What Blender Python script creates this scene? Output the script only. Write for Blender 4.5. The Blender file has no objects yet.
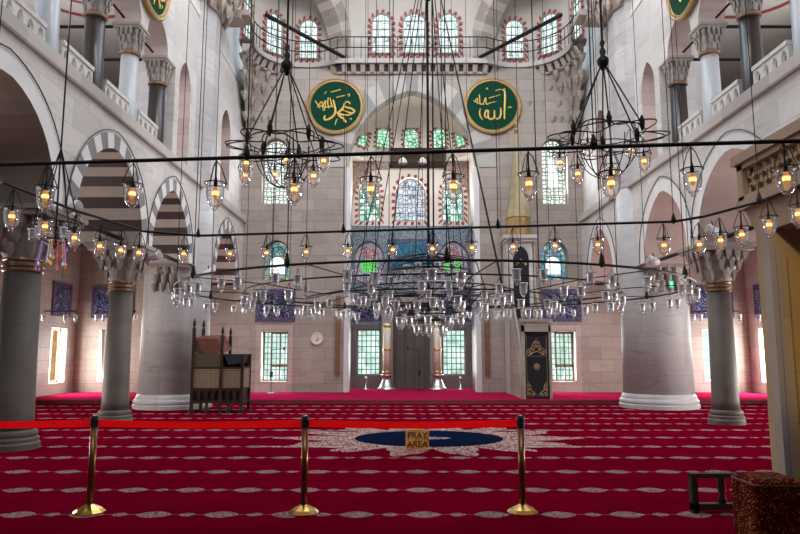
import bpy, math, random
from mathutils import Vector, Matrix
random.seed(7)
S = bpy.context.scene
COL = S.collection
PI = math.pi
AX = 0.45            # axis of the nave
QY = 23.5            # qibla wall
def rad(a): return a * PI / 180.0

# ------------------------------------------------------------------ materials
class E:
    """node maths with python operators"""
    def __init__(s, nt, v): s.nt, s.v = nt, v
    def op(s, o, b=None, c=None):
        n = s.nt.nodes.new('ShaderNodeMath'); n.operation = o
        for i, x in enumerate([s, b, c]):
            if x is None: continue
            x = x.v if isinstance(x, E) else x
            if isinstance(x, (int, float)): n.inputs[i].default_value = x
            else: s.nt.links.new(x, n.inputs[i])
        return E(s.nt, n.outputs[0])
    def __add__(s, b): return s.op('ADD', b)
    def __sub__(s, b): return s.op('SUBTRACT', b)
    def __mul__(s, b): return s.op('MULTIPLY', b)
    def __truediv__(s, b): return s.op('DIVIDE', b)
    def lt(s, b): return s.op('LESS_THAN', b)
    def gt(s, b): return s.op('GREATER_THAN', b)
    def abs(s): return s.op('ABSOLUTE')
    def sin(s): return s.op('SINE')
    def frac(s): return s.op('FRACT')
    def max(s, b): return s.op('MAXIMUM', b)
    def min(s, b): return s.op('MINIMUM', b)

def newmat(name):
    m = bpy.data.materials.new(name); m.use_nodes = True
    nt = m.node_tree; nt.nodes.clear()
    out = nt.nodes.new('ShaderNodeOutputMaterial')
    return m, nt, out
def principled(nt, out, col=(.5, .5, .5), rough=.6, metal=0, spec=.4):
    b = nt.nodes.new('ShaderNodeBsdfPrincipled')
    if hasattr(col, 'is_output') or hasattr(col, 'links'): nt.links.new(col, b.inputs['Base Color'])
    else: b.inputs['Base Color'].default_value = (*col, 1)
    b.inputs['Roughness'].default_value = rough; b.inputs['Metallic'].default_value = metal
    b.inputs['Specular IOR Level'].default_value = spec
    nt.links.new(b.outputs[0], out.inputs[0]); return b
def mixc(nt, fac, a, b):
    n = nt.nodes.new('ShaderNodeMix'); n.data_type = 'RGBA'
    for k, x in ((0, fac), (6, a), (7, b)):
        x = x.v if isinstance(x, E) else x
        if isinstance(x, (int, float)): n.inputs[k].default_value = x
        elif isinstance(x, tuple): n.inputs[k].default_value = (*x, 1)
        else: nt.links.new(x, n.inputs[k])
    return n.outputs[2]
def noise(nt, vec, scale, detail=3, rough=.55, dist=0):
    n = nt.nodes.new('ShaderNodeTexNoise'); n.inputs['Scale'].default_value = scale
    n.inputs['Detail'].default_value = detail; n.inputs['Roughness'].default_value = rough
    n.inputs['Distortion'].default_value = dist
    if vec is not None: nt.links.new(vec, n.inputs['Vector'])
    return E(nt, n.outputs['Fac'])
def ramp(nt, fac, stops):
    r = nt.nodes.new('ShaderNodeValToRGB'); cr = r.color_ramp
    while len(cr.elements) < len(stops): cr.elements.new(.5)
    for e, (p, c) in zip(cr.elements, stops): e.position = p; e.color = (*c, 1)
    nt.links.new(fac.v if isinstance(fac, E) else fac, r.inputs[0]); return r.outputs[0]
def position(nt):
    g = nt.nodes.new('ShaderNodeNewGeometry'); return g
def sepxyz(nt, sock):
    s = nt.nodes.new('ShaderNodeSeparateXYZ'); nt.links.new(sock, s.inputs[0])
    return [E(nt, o) for o in s.outputs]
def combine(nt, x, y, z=0.0):
    c = nt.nodes.new('ShaderNodeCombineXYZ')
    for i, v in enumerate((x, y, z)):
        v = v.v if isinstance(v, E) else v
        if isinstance(v, (int, float)): c.inputs[i].default_value = v
        else: nt.links.new(v, c.inputs[i])
    return c.outputs[0]
def wall_uv(nt):
    g = position(nt); P = sepxyz(nt, g.outputs['Position']); N = sepxyz(nt, g.outputs['True Normal'])
    k = N[0].abs().gt(.65)
    u = P[1] * k + P[0] * (k * -1 + 1)
    return u, P[2], g.outputs['Position']
def plain(name, col, rough=.6, metal=0, spec=.4, var=0.0, vscale=3.0, bump=0):
    m, nt, out = newmat(name)
    if var:
        tc = nt.nodes.new('ShaderNodeTexCoord')
        f = noise(nt, tc.outputs['Object'], vscale, 4)
        c = ramp(nt, f, [(.25, tuple(x * (1 - var) for x in col)), (.75, tuple(min(1, x * (1 + var)) for x in col))])
        b = principled(nt, out, c, rough, metal, spec)
    else: b = principled(nt, out, col, rough, metal, spec)
    return m
def stone(name, c1, c2, mortar, bw=.9, bh=.42, vein=.35, rough=.55, blocks=True):
    m, nt, out = newmat(name); u, v, pos = wall_uv(nt)
    n1 = noise(nt, pos, .9, 6, .65, 1.2); n2 = noise(nt, pos, 5, 4, .6)
    mp = nt.nodes.new('ShaderNodeMapping'); mp.inputs['Scale'].default_value = (.5, .5, 3.2)
    nt.links.new(pos, mp.inputs[0]); n3 = noise(nt, mp.outputs[0], 1.3, 6, .7, 1.6)
    col = mixc(nt, n1, c1, c2)
    dark = tuple(x * (1 - vein) for x in c1)
    col = mixc(nt, (n3 - .52).max(0) * 3.2, col, dark)
    if blocks:
        br = nt.nodes.new('ShaderNodeTexBrick'); nt.links.new(combine(nt, u, v), br.inputs['Vector'])
        br.inputs['Scale'].default_value = 1; br.inputs['Brick Width'].default_value = bw; br.inputs['Row Height'].default_value = bh
        br.inputs['Mortar Size'].default_value = .008; br.inputs['Mortar Smooth'].default_value = .3
        br.inputs['Color1'].default_value = (1, 1, 1, 1); br.inputs['Color2'].default_value = (.8, .8, .8, 1)
        br.inputs['Mortar'].default_value = (*mortar, 1)
        mu = nt.nodes.new('ShaderNodeMix'); mu.data_type = 'RGBA'; mu.blend_type = 'MULTIPLY'; mu.inputs[0].default_value = 1
        nt.links.new(col, mu.inputs[6]); nt.links.new(br.outputs['Color'], mu.inputs[7]); col = mu.outputs[2]
    b = principled(nt, out, col, rough, 0, .35)
    bp = nt.nodes.new('ShaderNodeBump'); bp.inputs['Strength'].default_value = .15; bp.inputs['Distance'].default_value = .02
    nt.links.new(n2.v, bp.inputs['Height']); nt.links.new(bp.outputs[0], b.inputs['Normal'])
    return m
def emit_mix(nt, out, col, strength):
    e = nt.nodes.new('ShaderNodeEmission'); e.inputs[1].default_value = strength
    if isinstance(col, tuple): e.inputs[0].default_value = (*col, 1)
    else: nt.links.new(col, e.inputs[0])
    nt.links.new(e.outputs[0], out.inputs[0])

M = {}
M['stone'] = stone('stone', (.47, .40, .35), (.29, .24, .21), (.55, .53, .5), vein=.5)
M['stone_white'] = stone('stone_white', (.68, .645, .62), (.50, .475, .46), (.72, .72, .72), 1.1, .5, .42)
M['stone_or_bounce_pink'] = stone('stone_or_bounce_pink', (.56, .44, .41), (.42, .32, .30), (.7, .66, .64))  # pink trim stone; on the right aisle wall the pink is painted-in bounce light
M['marble'] = stone('marble', (.54, .52, .525), (.36, .34, .345), (.8, .8, .8), 2.6, 1.05, .6, .55)
M['column_stone'] = stone('column_stone', (.175, .146, .128), (.060, .047, .041), (1, 1, 1), vein=.6, blocks=False, rough=.6)
M['capital_stone'] = stone('capital_stone', (.36, .32, .29), (.24, .21, .19), (1, 1, 1), vein=.35, blocks=False, rough=.7)
M['dado_stone'] = stone('dado_stone', (.20, .165, .165), (.13, .105, .11), (.7, .7, .7), 1.2, .6)
M['dark_marble'] = stone('dark_marble', (.045, .036, .036), (.022, .017, .018), (1, 1, 1), vein=.4, blocks=False, rough=.32)
M['pale_marble'] = stone('pale_marble', (.42, .43, .46), (.34, .35, .38), (1, 1, 1), vein=.1, blocks=False, rough=.3)
M['ledge'] = stone('ledge', (.50, .45, .43), (.42, .38, .36), (.8, .8, .8), 1.7, 3, .25)
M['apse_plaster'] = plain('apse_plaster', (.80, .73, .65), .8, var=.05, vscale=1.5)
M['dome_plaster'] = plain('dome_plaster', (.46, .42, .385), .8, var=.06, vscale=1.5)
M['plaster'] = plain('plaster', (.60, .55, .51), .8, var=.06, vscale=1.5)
M['vous_white'] = plain('vous_white', (.64, .62, .62), .6, var=.08)
M['vous_grey'] = plain('vous_grey', (.19, .19, .205), .6, var=.12)
M['arch_pale'] = plain('arch_pale', (.40, .365, .335), .6, var=.1); M['arch_grey'] = plain('arch_grey', (.25, .235, .22), .6, var=.12)
M['lodge_balcony'] = plain('lodge_balcony', (.37, .27, .18), .6, var=.1)
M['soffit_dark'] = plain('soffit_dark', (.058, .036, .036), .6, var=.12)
M['soffit_tan'] = plain('soffit_tan', (.45, .39, .35), .6, var=.1)
M['soffit_brown'] = stone('soffit_brown', (.30, .22, .175), (.24, .175, .14), (.8, .8, .8), 1.5, .35, .2)
M['soffit_pink'] = stone('soffit_pink', (.52, .40, .36), (.43, .32, .29), (.85, .85, .85), 1.5, .35, .2)
M['iron'] = plain('iron', (.018, .016, .016), .45, .6)
M['bronze'] = plain('bronze', (.23, .135, .085), .35, .8)
M['gold'] = plain('gold', (.75, .50, .16), .3, .85, var=.15, vscale=14)
M['gold_paint'] = plain('gold_paint', (.72, .47, .13), .5, .2)
M['gold_frame'] = plain('gold_frame', (.36, .23, .095), .5, .25, var=.2, vscale=12)
M['dark_brass'] = plain('dark_brass', (.22, .105, .04), .3, .9)
M['brass'] = plain('brass', (.62, .37, .12), .22, 1)
M['green'] = plain('green', (.003, .042, .022), .8, spec=.1)
M['red_paint'] = plain('red_paint', (.33, .06, .055), .7)
M['cream'] = plain('cream', (.62, .55, .47), .7)
M['belt'] = plain('belt', (.80, .006, .008), .55)
def mat_belt():
    m, nt, out = newmat('belt_cloth'); a = nt.nodes.new('ShaderNodeBsdfDiffuse'); b = nt.nodes.new('ShaderNodeBsdfTranslucent')
    for n in (a, b): n.inputs[0].default_value = (.92, .008, .01, 1)
    x = nt.nodes.new('ShaderNodeMixShader'); x.inputs[0].default_value = .6
    nt.links.new(a.outputs[0], x.inputs[1]); nt.links.new(b.outputs[0], x.inputs[2]); nt.links.new(x.outputs[0], out.inputs[0]); return m
M['belt'] = mat_belt()
M['black'] = plain('black', (.01, .009, .01), .5)
M['white_plastic'] = plain('white_plastic', (.72, .72, .76), .4)
M['wood_dark'] = plain('wood_dark', (.035, .018, .013), .55, spec=.15, var=.3, vscale=6)
M['wood_brown'] = plain('wood_brown', (.19, .10, .055), .45, var=.25, vscale=6)
M['roof_red'] = plain('roof_red', (.13, .035, .022), .6, var=.3, vscale=9)
M['navy_cloth'] = plain('navy_cloth', (.012, .016, .03), .8)
M['black_cloth'] = plain('black_cloth', (.010, .009, .013), .8)
M['lodge_stone'] = stone('lodge_stone', (.52, .37, .20), (.43, .30, .16), (.8, .8, .8), 3, .95, .15)
M['lodge_panel'] = stone('lodge_panel', (.50, .31, .10), (.41, .25, .08), (.8, .8, .8), 3, 1.4, .12)
M['lodge_edge'] = plain('lodge_edge', (.36, .31, .27), .6, var=.08)
M['candle'] = plain('candle', (.86, .78, .62), .5)
M['silver'] = plain('silver', (.62, .62, .62), .25, .9)
M['platform_edge'] = plain('platform_edge', (.16, .02, .03), .8)
M['wax_white'] = plain('wax_white', (.7, .68, .62), .5)

def mat_glass(name, diff=(.95, .96, 1.0), k=.2, g=.22, st=0):
    m, nt, out = newmat(name)
    t = nt.nodes.new('ShaderNodeBsdfTransparent'); t.inputs[0].default_value = (.97, .97, .98, 1)
    gl = nt.nodes.new('ShaderNodeBsdfGlossy'); gl.inputs['Roughness'].default_value = .10 if st else .06
    d = nt.nodes.new('ShaderNodeBsdfDiffuse'); d.inputs[0].default_value = (*diff, 1)
    lw = nt.nodes.new('ShaderNodeLayerWeight'); lw.inputs[0].default_value = .42 if st else .5
    a = nt.nodes.new('ShaderNodeMixShader'); nt.links.new(lw.outputs['Facing'], a.inputs[0])
    nt.links.new(t.outputs[0], a.inputs[1]); nt.links.new(gl.outputs[0], a.inputs[2])
    b = nt.nodes.new('ShaderNodeMixShader'); b.inputs[0].default_value = k
    nt.links.new(a.outputs[0], b.inputs[1]); nt.links.new(d.outputs[0], b.inputs[2])
    nt.links.new(b.outputs[0], out.inputs[0]); return m
M['glass'] = mat_glass('glass', k=.08)
M['glass_far'] = mat_glass('glass_far', k=.27, st=1)
def emitter(name, col, st):
    m, nt, out = newmat(name); emit_mix(nt, out, col, st); return m
M['rim_highlight'] = plain('rim_highlight', (.86, .87, .9), .15)  # opaque white painted on clear glass as its bright highlights
M['filament'] = emitter('filament', (1, .50, .16), 2.6)
M['bulb_off'] = plain('bulb_off', (.75, .68, .6), .3)
M['exit_green'] = emitter('exit_green', (.05, .9, .45), 1.2)
M['exit_white'] = emitter('exit_white', (1, 1, 1), 1.2)
for i, c in enumerate([(.9, .12, .06), (.1, .25, .9), (.95, .5, .1), (.8, .8, .75), (.5, .15, .6)]):
    M['jewel%d' % i] = emitter('jewel%d' % i, c, .6)
# window panes: sky and foliage seen through clear and stained glass
def mat_clear_pane(name, st, green=.5, warm=0):
    m, nt, out = newmat(name); g = position(nt)
    n = noise(nt, g.outputs['Position'], 2.3, 5, .7)
    if warm: c = ramp(nt, n, [(.35, (.55, .24, .07)), (.6, (.85, .48, .2)), (.75, (.95, .8, .6))])
    else: c = ramp(nt, n, [(.30, (.18 + .3 * (1 - green), .42, .30)), (.46, (.5, .78, .68)), (.6, (.82, .97, .95)), (.8, (1, 1, 1))])
    emit_mix(nt, out, c, st); return m
M['pane_clear'] = mat_clear_pane('pane_clear', 1.15)
M['pane_warm'] = mat_clear_pane('pane_warm', .8, warm=1)
M['pane_bright'] = mat_clear_pane('pane_bright', 1.6, .1)
def mat_leaded(name, scale, stops, st, lead=.06, leadcol=(.09, .16, .13), rnd=1.0):
    m, nt, out = newmat(name); u, v, pos = wall_uv(nt)
    vec = combine(nt, u, v)
    vo = nt.nodes.new('ShaderNodeTexVoronoi'); vo.inputs['Scale'].default_value = scale; vo.inputs['Randomness'].default_value = rnd
    ve = nt.nodes.new('ShaderNodeTexVoronoi'); ve.feature = 'DISTANCE_TO_EDGE'; ve.inputs['Scale'].default_value = scale; ve.inputs['Randomness'].default_value = rnd
    nt.links.new(vec, vo.inputs['Vector']); nt.links.new(vec, ve.inputs['Vector'])
    s = sepxyz(nt, vo.outputs['Color'])
    c = ramp(nt, s[0], stops)
    c = mixc(nt, E(nt, ve.outputs['Distance']).lt(lead), c, leadcol)
    emit_mix(nt, out, c, st); return m
M['pane_drum'] = mat_leaded('pane_drum', 3.6, [(0, (.75, .95, .95)), (.5, (.95, 1, 1)), (1, (.7, .9, .85))], 1.25, .045, (.30, .42, .38), .5)
M['pane_tall'] = mat_leaded('pane_tall', 6.5, [(0, (.9, .97, .93)), (.6, (1, 1, 1)), (1, (.72, .85, .74))], 1.1, .10, (.16, .24, .15), .35)
M['pane_plain'] = mat_leaded('pane_plain', 4.0, [(0, (.9, .96, 1)), (1, (1, 1, 1))], 1.5, .03, (.5, .55, .55), .2)
M['pane_apse'] = mat_leaded('pane_apse', 4.2, [(0, (.6, .95, .85)), (.4, (.95, 1, 1)), (.8, (.85, .98, .95)), (1, (.35, .75, .6))], 1.1, .07, (.13, .33, .22), .6)
M['pane_apse_centre'] = mat_leaded('pane_apse_centre', 5.5, [(0, (.75, .8, .95)), (.5, (.95, .97, 1)), (.9, (.6, .72, .85)), (1, (.8, .7, .3))], .95, .08, (.22, .25, .33), .5)
M['pane_green'] = mat_leaded('pane_green', 6, [(0, (.35, .9, .5)), (1, (.8, 1, .9))], 1.0, .08, (.06, .28, .14), .6)
M['pane_stained'] = mat_leaded('pane_stained', 8, [(0, (.10, .35, .42)), (.35, (.25, .62, .66)), (.6, (.62, .75, .5)), (.8, (.75, .62, .22)), (1, (.6, .85, .9))], .62, .06, (.10, .16, .2))
M['pane_blue'] = mat_leaded('pane_blue', 8, [(0, (.10, .38, .62)), (.4, (.25, .6, .8)), (.75, (.5, .8, .85)), (1, (.85, .72, .25))], .7, .06, (.10, .18, .25))
M['pane_violet'] = mat_leaded('pane_violet', 9, [(0, (.42, .36, .55)), (.5, (.72, .68, .8)), (.8, (.5, .62, .75)), (1, (.8, .4, .4))], .55, .07, (.2, .18, .26))
M['pane_red'] = mat_leaded('pane_red', 9, [(0, (.75, .25, .25)), (.5, (.9, .5, .4)), (1, (.6, .3, .6))], .6, .07, (.25, .12, .16))
M['pane_bright_green'] = mat_leaded('pane_bright_green', 6, [(0, (.10, .85, .12)), (.6, (.22, 1, .2)), (1, (.5, 1, .4))], .85, .05, (.05, .4, .06))
M['pane_honey'] = mat_leaded('pane_honey', 5, [(0, (.95, .99, 1)), (1, (1, 1, 1))], 1.4, .05, (.35, .5, .5), .15)
M['lead'] = plain('lead', (.03, .045, .045), .5)
M['frame_wood'] = plain('frame_wood', (.20, .115, .075), .5, var=.2)
M['frame_grey'] = plain('frame_grey', (.28, .24, .22), .5)
# tiles
def mat_tile(name, base, ink, scale, thr, dist=0, w=1):
    m, nt, out = newmat(name); u, v, pos = wall_uv(nt)
    n = noise(nt, combine(nt, u * w, v), scale, 2, .5, dist)
    k = (n - .5).abs().lt(thr)
    n2 = noise(nt, combine(nt, u, v), scale * .3, 2)
    c = mixc(nt, k, base, ink)
    principled(nt, out, c, .3, 0, .4); return m
M['tile_navy'] = mat_tile('tile_navy', (.007, .011, .06), (.40, .42, .55), 5.2, .02, 2.4, .8)
M['tile_border'] = mat_tile('tile_border', (.03, .03, .10), (.22, .15, .2), 14, .035, .6)
M['tile_apse'] = mat_tile('tile_apse', (.085, .125, .16), (.30, .34, .37), 13, .05, 1.2)
M['tile_turq'] = mat_tile('tile_turq', (.02, .24, .31), (.02, .05, .14), 9, .07, .8)
M['tile_dado'] = mat_tile('tile_dado', (.10, .085, .11), (.22, .18, .2), 10, .05, .8)
M['arabesque'] = mat_tile('arabesque', (.42, .34, .29), (.22, .10, .085), 11, .06, 1.5)
M['gilt_cloth'] = plain('gilt_cloth', (.50, .36, .20), .5, .3, var=.3, vscale=30)
def mat_lattice(name, light, dark, sc):
    m, nt, out = newmat(name); tc = nt.nodes.new('ShaderNodeTexCoord')
    P = sepxyz(nt, tc.outputs['Object'])
    ve = nt.nodes.new('ShaderNodeTexVoronoi'); ve.feature = 'DISTANCE_TO_EDGE'; ve.inputs['Scale'].default_value = sc; ve.inputs['Randomness'].default_value = .35
    nt.links.new(combine(nt, P[0] + P[1], P[2]), ve.inputs['Vector'])
    c = mixc(nt, E(nt, ve.outputs['Distance']).lt(.13), dark, light)
    principled(nt, out, c, .5); return m
M['lattice'] = mat_lattice('lattice', (.36, .27, .17), (.05, .03, .02), 24)
M['lattice_dark'] = mat_lattice('lattice_dark', (.12, .085, .05), (.035, .024, .016), 28)
def mat_speckle():
    m, nt, out = newmat('speckle'); tc = nt.nodes.new('ShaderNodeTexCoord')
    vo = nt.nodes.new('ShaderNodeTexVoronoi'); vo.inputs['Scale'].default_value = 62; nt.links.new(tc.outputs['Object'], vo.inputs['Vector'])
    n = noise(nt, tc.outputs['Object'], 9, 2)
    k = E(nt, vo.outputs['Distance']).lt(n * .55 - .0)
    k = E(nt, vo.outputs['Distance']).lt(.30) * (n.gt(.42))
    c = mixc(nt, k, (.085, .004, .006), (.50, .26, .05)); principled(nt, out, c, .9, 0, .05); return m
M['speckle'] = mat_speckle()
# the carpet: rows of pointed ovals, one big central medallion
def mat_carpet():
    m, nt, out = newmat('carpet'); g = position(nt); X, Y, Z = sepxyz(nt, g.outputs['Position'])
    PITCH, PX = 1.135, .664
    dy = ((Y - (6.64 - PITCH / 2)) / PITCH).frac() * PITCH - PITCH / 2
    f = ((X + 2.42) / PX + 100.5).frac() - .5             # long ovals centred at 0, short ones at +-.5
    fl = f.abs()
    lens_a = (fl / .27); lens_a = (lens_a * lens_a * -1 + 1) * .125
    fs = (fl - .5).abs() / .13; lens_b = (fs * fs * -1 + 1) * .07
    oval = dy.abs().lt(lens_a.max(lens_b))
    link = dy.abs().lt(.007)
    fil = noise(nt, combine(nt, X, Y), 26, 2, .5, 1.0)
    filk = (fil - .5).abs().gt(.04)
    # medallion
    mx = (X - (AX + .08)) / 1.36; my = (Y - 12.25) / 1.12
    r = (mx * mx + my * my).op('SQRT')
    th = my.op('ARCTAN2', mx)
    edge = (th * 7).op('COSINE').abs().op('POWER', 1.6) * .62 + (th * 19).op('COSINE').abs() * .16 + 1.14
    edge = edge + (mx / (r + .001)).abs().op('POWER', 8) * .20
    fil2 = noise(nt, combine(nt, X, Y * .7), 21, 2, .6, 1.0)
    filigree = (fil2 - .5).abs().gt(.062)
    ring = r.gt(1.0) * r.lt(edge) * filigree
    arms = dy.abs().lt((mx.abs() * -.07 + .19)) * (mx.abs().lt(2.1)) * my.abs().lt(1.05) * r.gt(1.1) * filigree
    core = r.lt(1.0)
    rc = ((mx / .30) * (mx / .30) + (my / .15) * (my / .15)).op('SQRT').lt(1) * filigree
    out_area = r.gt(edge + .12)
    n = noise(nt, g.outputs['Position'], 1.2, 3)
    red = ramp(nt, n, [(.3, (.125, .0006, .0095)), (.7, (.168, .001, .0145))])
    band = dy.abs().gt(.5)
    red = mixc(nt, band * .25, red, (.09, .0004, .007))
    c = mixc(nt, (oval * filk).max(link * .35) * out_area, red, (.31, .235, .225))
    c = mixc(nt, ring.max(arms), c, (.58, .47, .43))
    c = mixc(nt, core, c, (.006, .010, .032))
    c = mixc(nt, rc, c, (.45, .40, .42))
    d = nt.nodes.new('ShaderNodeBsdfDiffuse'); nt.links.new(c, d.inputs[0]); nt.links.new(d.outputs[0], out.inputs[0])
    return m
M['carpet'] = mat_carpet()
def mat_redcarpet():
    m, nt, out = newmat('platform_carpet'); g = position(nt)
    n = noise(nt, g.outputs['Position'], 2, 4)
    c = ramp(nt, n, [(.3, (.30, .008, .045)), (.7, (.38, .016, .065))]); principled(nt, out, c, .95, 0, 0); return m
M['platform_carpet'] = mat_redcarpet()

# ------------------------------------------------------------------ mesh builder
class MB:
    def __init__(s): s.v, s.f, s.m = [], [], []
    def add(s, verts, faces, mi=0):
        o = len(s.v); s.v += [tuple(p) for p in verts]
        for f in faces: s.f.append([o + i for i in f]); s.m.append(mi)
    def box(s, x0, x1, y0, y1, z0, z1, mi=0, mat4=None):
        P = [(x0, y0, z0), (x1, y0, z0), (x1, y1, z0), (x0, y1, z0), (x0, y0, z1), (x1, y0, z1), (x1, y1, z1), (x0, y1, z1)]
        if mat4 is not None: P = [mat4 @ Vector(p) for p in P]
        s.add(P, [(0, 3, 2, 1), (4, 5, 6, 7), (0, 1, 5, 4), (1, 2, 6, 5), (2, 3, 7, 6), (3, 0, 4, 7)], mi); return s
    def hexa(s, P, mi=0):
        s.add(P, [(0, 3, 2, 1), (4, 5, 6, 7), (0, 1, 5, 4), (1, 2, 6, 5), (2, 3, 7, 6), (3, 0, 4, 7)], mi); return s
    def tube(s, pts, r, n=6, closed=False, mi=0):
        pts = [Vector(p) for p in pts]; N = len(pts); rings = []
        rr = r if isinstance(r, (list, tuple)) else [r] * N
        prev = None
        for i, p in enumerate(pts):
            a = pts[(i - 1) % N] if (closed or i > 0) else p
            b = pts[(i + 1) % N] if (closed or i < N - 1) else p
            t = (b - a).normalized()
            up = prev if prev is not None else (Vector((0, 0, 1)) if abs(t.z) < .9 else Vector((1, 0, 0)))
            x = up.cross(t)
            if x.length < 1e-5: x = Vector((1, 0, 0)).cross(t)
            x.normalize(); y = t.cross(x).normalized(); prev = y
            # keep 'up' stable
            rings.append([p + (x * math.cos(2 * PI * k / n) + y * math.sin(2 * PI * k / n)) * rr[i] for k in range(n)])
        V = [q for R in rings for q in R]; F = []
        for i in range(N if closed else N - 1):
            j = (i + 1) % N
            for k in range(n): F.append((i * n + k, i * n + (k + 1) % n, j * n + (k + 1) % n, j * n + k))
        if not closed: F.append(tuple(range(n))[::-1]); F.append(tuple(range((N - 1) * n, N * n)))
        s.add(V, F, mi); return s
    def lathe(s, prof, n=16, c=(0, 0, 0), mi=0, lobes=0, amp=None, caps=True, sx=1):
        V = []; F = []
        for j, (r, z) in enumerate(prof):
            a = amp[j] if amp else 0
            for k in range(n):
                t = 2 * PI * (k + .5) / n
                q = r * (1 + a * math.cos(lobes * t)) if lobes else r
                V.append((c[0] + q * math.cos(t) * sx, c[1] + q * math.sin(t), c[2] + z))
        for j in range(len(prof) - 1):
            for k in range(n): F.append((j * n + k, j * n + (k + 1) % n, (j + 1) * n + (k + 1) % n, (j + 1) * n + k))
        if caps: F.append(tuple(range(n))[::-1]); F.append(tuple(range((len(prof) - 1) * n, len(prof) * n)))
        s.add(V, F, mi); return s
    def ngon(s, pts, mi=0): s.add(pts, [tuple(range(len(pts)))], mi); return s
    def prism(s, a, b, mi=0):
        """two matching outlines joined into a solid"""
        n = len(a)
        s.add(list(a) + list(b), [tuple(range(n))[::-1], tuple(range(n, 2 * n))] + [(i, (i + 1) % n, n + (i + 1) % n, n + i) for i in range(n)], mi); return s
    def band(s, a, b, mi=0, closed=False):
        n = len(a); F = [(i, (i + 1) % n, n + (i + 1) % n, n + i) for i in range(n if closed else n - 1)]
        s.add(list(a) + list(b), F, mi); return s
    def mesh(s, name, mats, smooth=False, off=(0, 0, 0)):
        me = bpy.data.meshes.new(name)
        me.from_pydata([(p[0] - off[0], p[1] - off[1], p[2] - off[2]) for p in s.v], [], s.f)
        if not isinstance(mats, (list, tuple)): mats = [mats]
        for m in mats: me.materials.append(M[m] if isinstance(m, str) else m)
        me.polygons.foreach_set('material_index', s.m)
        if smooth: me.polygons.foreach_set('use_smooth', [True] * len(s.f))
        me.update(); return me
    def build(s, name, mats, parent=None, smooth=False, loc=None):
        """verts are given in the parent's frame, or in world space (then loc is the origin)"""
        off = loc or (0, 0, 0)
        o = bpy.data.objects.new(name, s.mesh(name, mats, smooth, off)); COL.objects.link(o)
        if loc: o.location = loc
        if parent is not None: o.parent = parent
        return o
def tag(o, label, cat, group=None, kind='thing'):
    o['label'] = label; o['category'] = cat; o['kind'] = kind
    if group: o['group'] = group
    return o
def thing(name, label, cat, loc=(0, 0, 0), rz=0, group=None):
    o = bpy.data.objects.new(name, None); COL.objects.link(o); o.empty_display_size = .1
    o.location = loc; o.rotation_euler = (0, 0, rz); return tag(o, label, cat, group)
def struct(o): o['kind'] = 'structure'; return o
def dup(root, loc, rz=None, label=None, group=None):
    r = root.copy(); COL.objects.link(r); r.location = loc
    if rz is not None: r.rotation_euler = (0, 0, rz)
    if label: r['label'] = label
    if group: r['group'] = group
    for ch in root.children:
        c = ch.copy(); COL.objects.link(c); c.parent = r
        for g in ch.children:
            d = g.copy(); COL.objects.link(d); d.parent = c
    return r

# ------------------------------------------------------------------ arches and walls
def arch(uc, hw, spring, apex, n=10, thk=0.0):
    """points of a pointed arch from left spring to right spring, offset outwards by thk"""
    rise = apex - spring; P = []
    if rise >= hw:
        R = (hw * hw + rise * rise) / (2 * hw); c = R - hw
        t1 = math.acos(max(-1, min(1, c / (R + thk))))
        right = [(-c + (R + thk) * math.cos(t1 * i / n), (R + thk) * math.sin(t1 * i / n)) for i in range(n + 1)]
    else:
        right = [((hw + thk) * math.cos(PI / 2 * i / n), (rise + thk) * math.sin(PI / 2 * i / n)) for i in range(n + 1)]
    left = [(-x, y) for x, y in right]
    return [(uc + x, spring + y) for x, y in left] + [(uc + x, spring + y) for x, y in right[-2::-1]]
def opening(uc, hw, sill, spring, apex=None, n=10):
    """closed outline, anticlockwise from lower right"""
    if apex is None: return [(uc - hw, sill), (uc - hw, spring), (uc + hw, spring), (uc + hw, sill)]
    return [(uc - hw, sill)] + arch(uc, hw, spring, apex, n) + [(uc + hw, sill)]
def wall(mb, T, u0, u1, v0, v1, t, holes, mi=0, mi_reveal=0):
    """a slab with holes; holes are outlines that start and end at the sill"""
    us = {u0, u1}
    for h in holes:
        for p in h:
            if u0 < p[0] < u1: us.add(round(p[0], 6))
    us = sorted(us)
    def top(h, u):
        pts = h[1:-1]
        for a, b in zip(pts, pts[1:]):
            if a[0] - 1e-6 <= u <= b[0] + 1e-6:
                if abs(b[0] - a[0]) < 1e-9: return max(a[1], b[1])
                return a[1] + (b[1] - a[1]) * (u - a[0]) / (b[0] - a[0])
        return h[0][1]
    for a, b in zip(us, us[1:]):
        if b - a < 1e-6: continue
        m = (a + b) / 2; spans = []
        for h in holes:
            if h[0][0] < m < h[-1][0]: spans.append((h[0][1], top(h, a + 1e-7), top(h, b - 1e-7)))
        spans.sort(); lo = v0
        segs = []
        ca = cb = v0
        for s_, ta, tb in spans:
            if s_ > min(ca, cb) + 1e-6 or ca != cb: segs.append((ca, cb, s_, s_))
            ca, cb = ta, tb
        segs.append((ca, cb, v1, v1))
        for la, lb, ha, hb in segs:
            if ha - la < 1e-6 and hb - lb < 1e-6: continue
            for w in (0, t): mb.add([T(a, la, w), T(b, lb, w), T(b, hb, w), T(a, ha, w)], [(0, 1, 2, 3)], mi)
    for (ua, va, ub, vb) in ((u0, v0, u0, v1), (u1, v0, u1, v1), (u0, v1, u1, v1)):
        mb.add([T(ua, va, 0), T(ub, vb, 0), T(ub, vb, t), T(ua, va, t)], [(0, 1, 2, 3)], mi)
    for h in holes:
        for i, (p, q) in enumerate(zip(h, h[1:] + h[:1])):
            if i == len(h) - 1 and abs(h[0][1] - v0) < 1e-6: continue
            mb.add([T(p[0], p[1], 0), T(q[0], q[1], 0), T(q[0], q[1], t), T(p[0], p[1], t)], [(0, 1, 2, 3)], mi_reveal)
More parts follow.
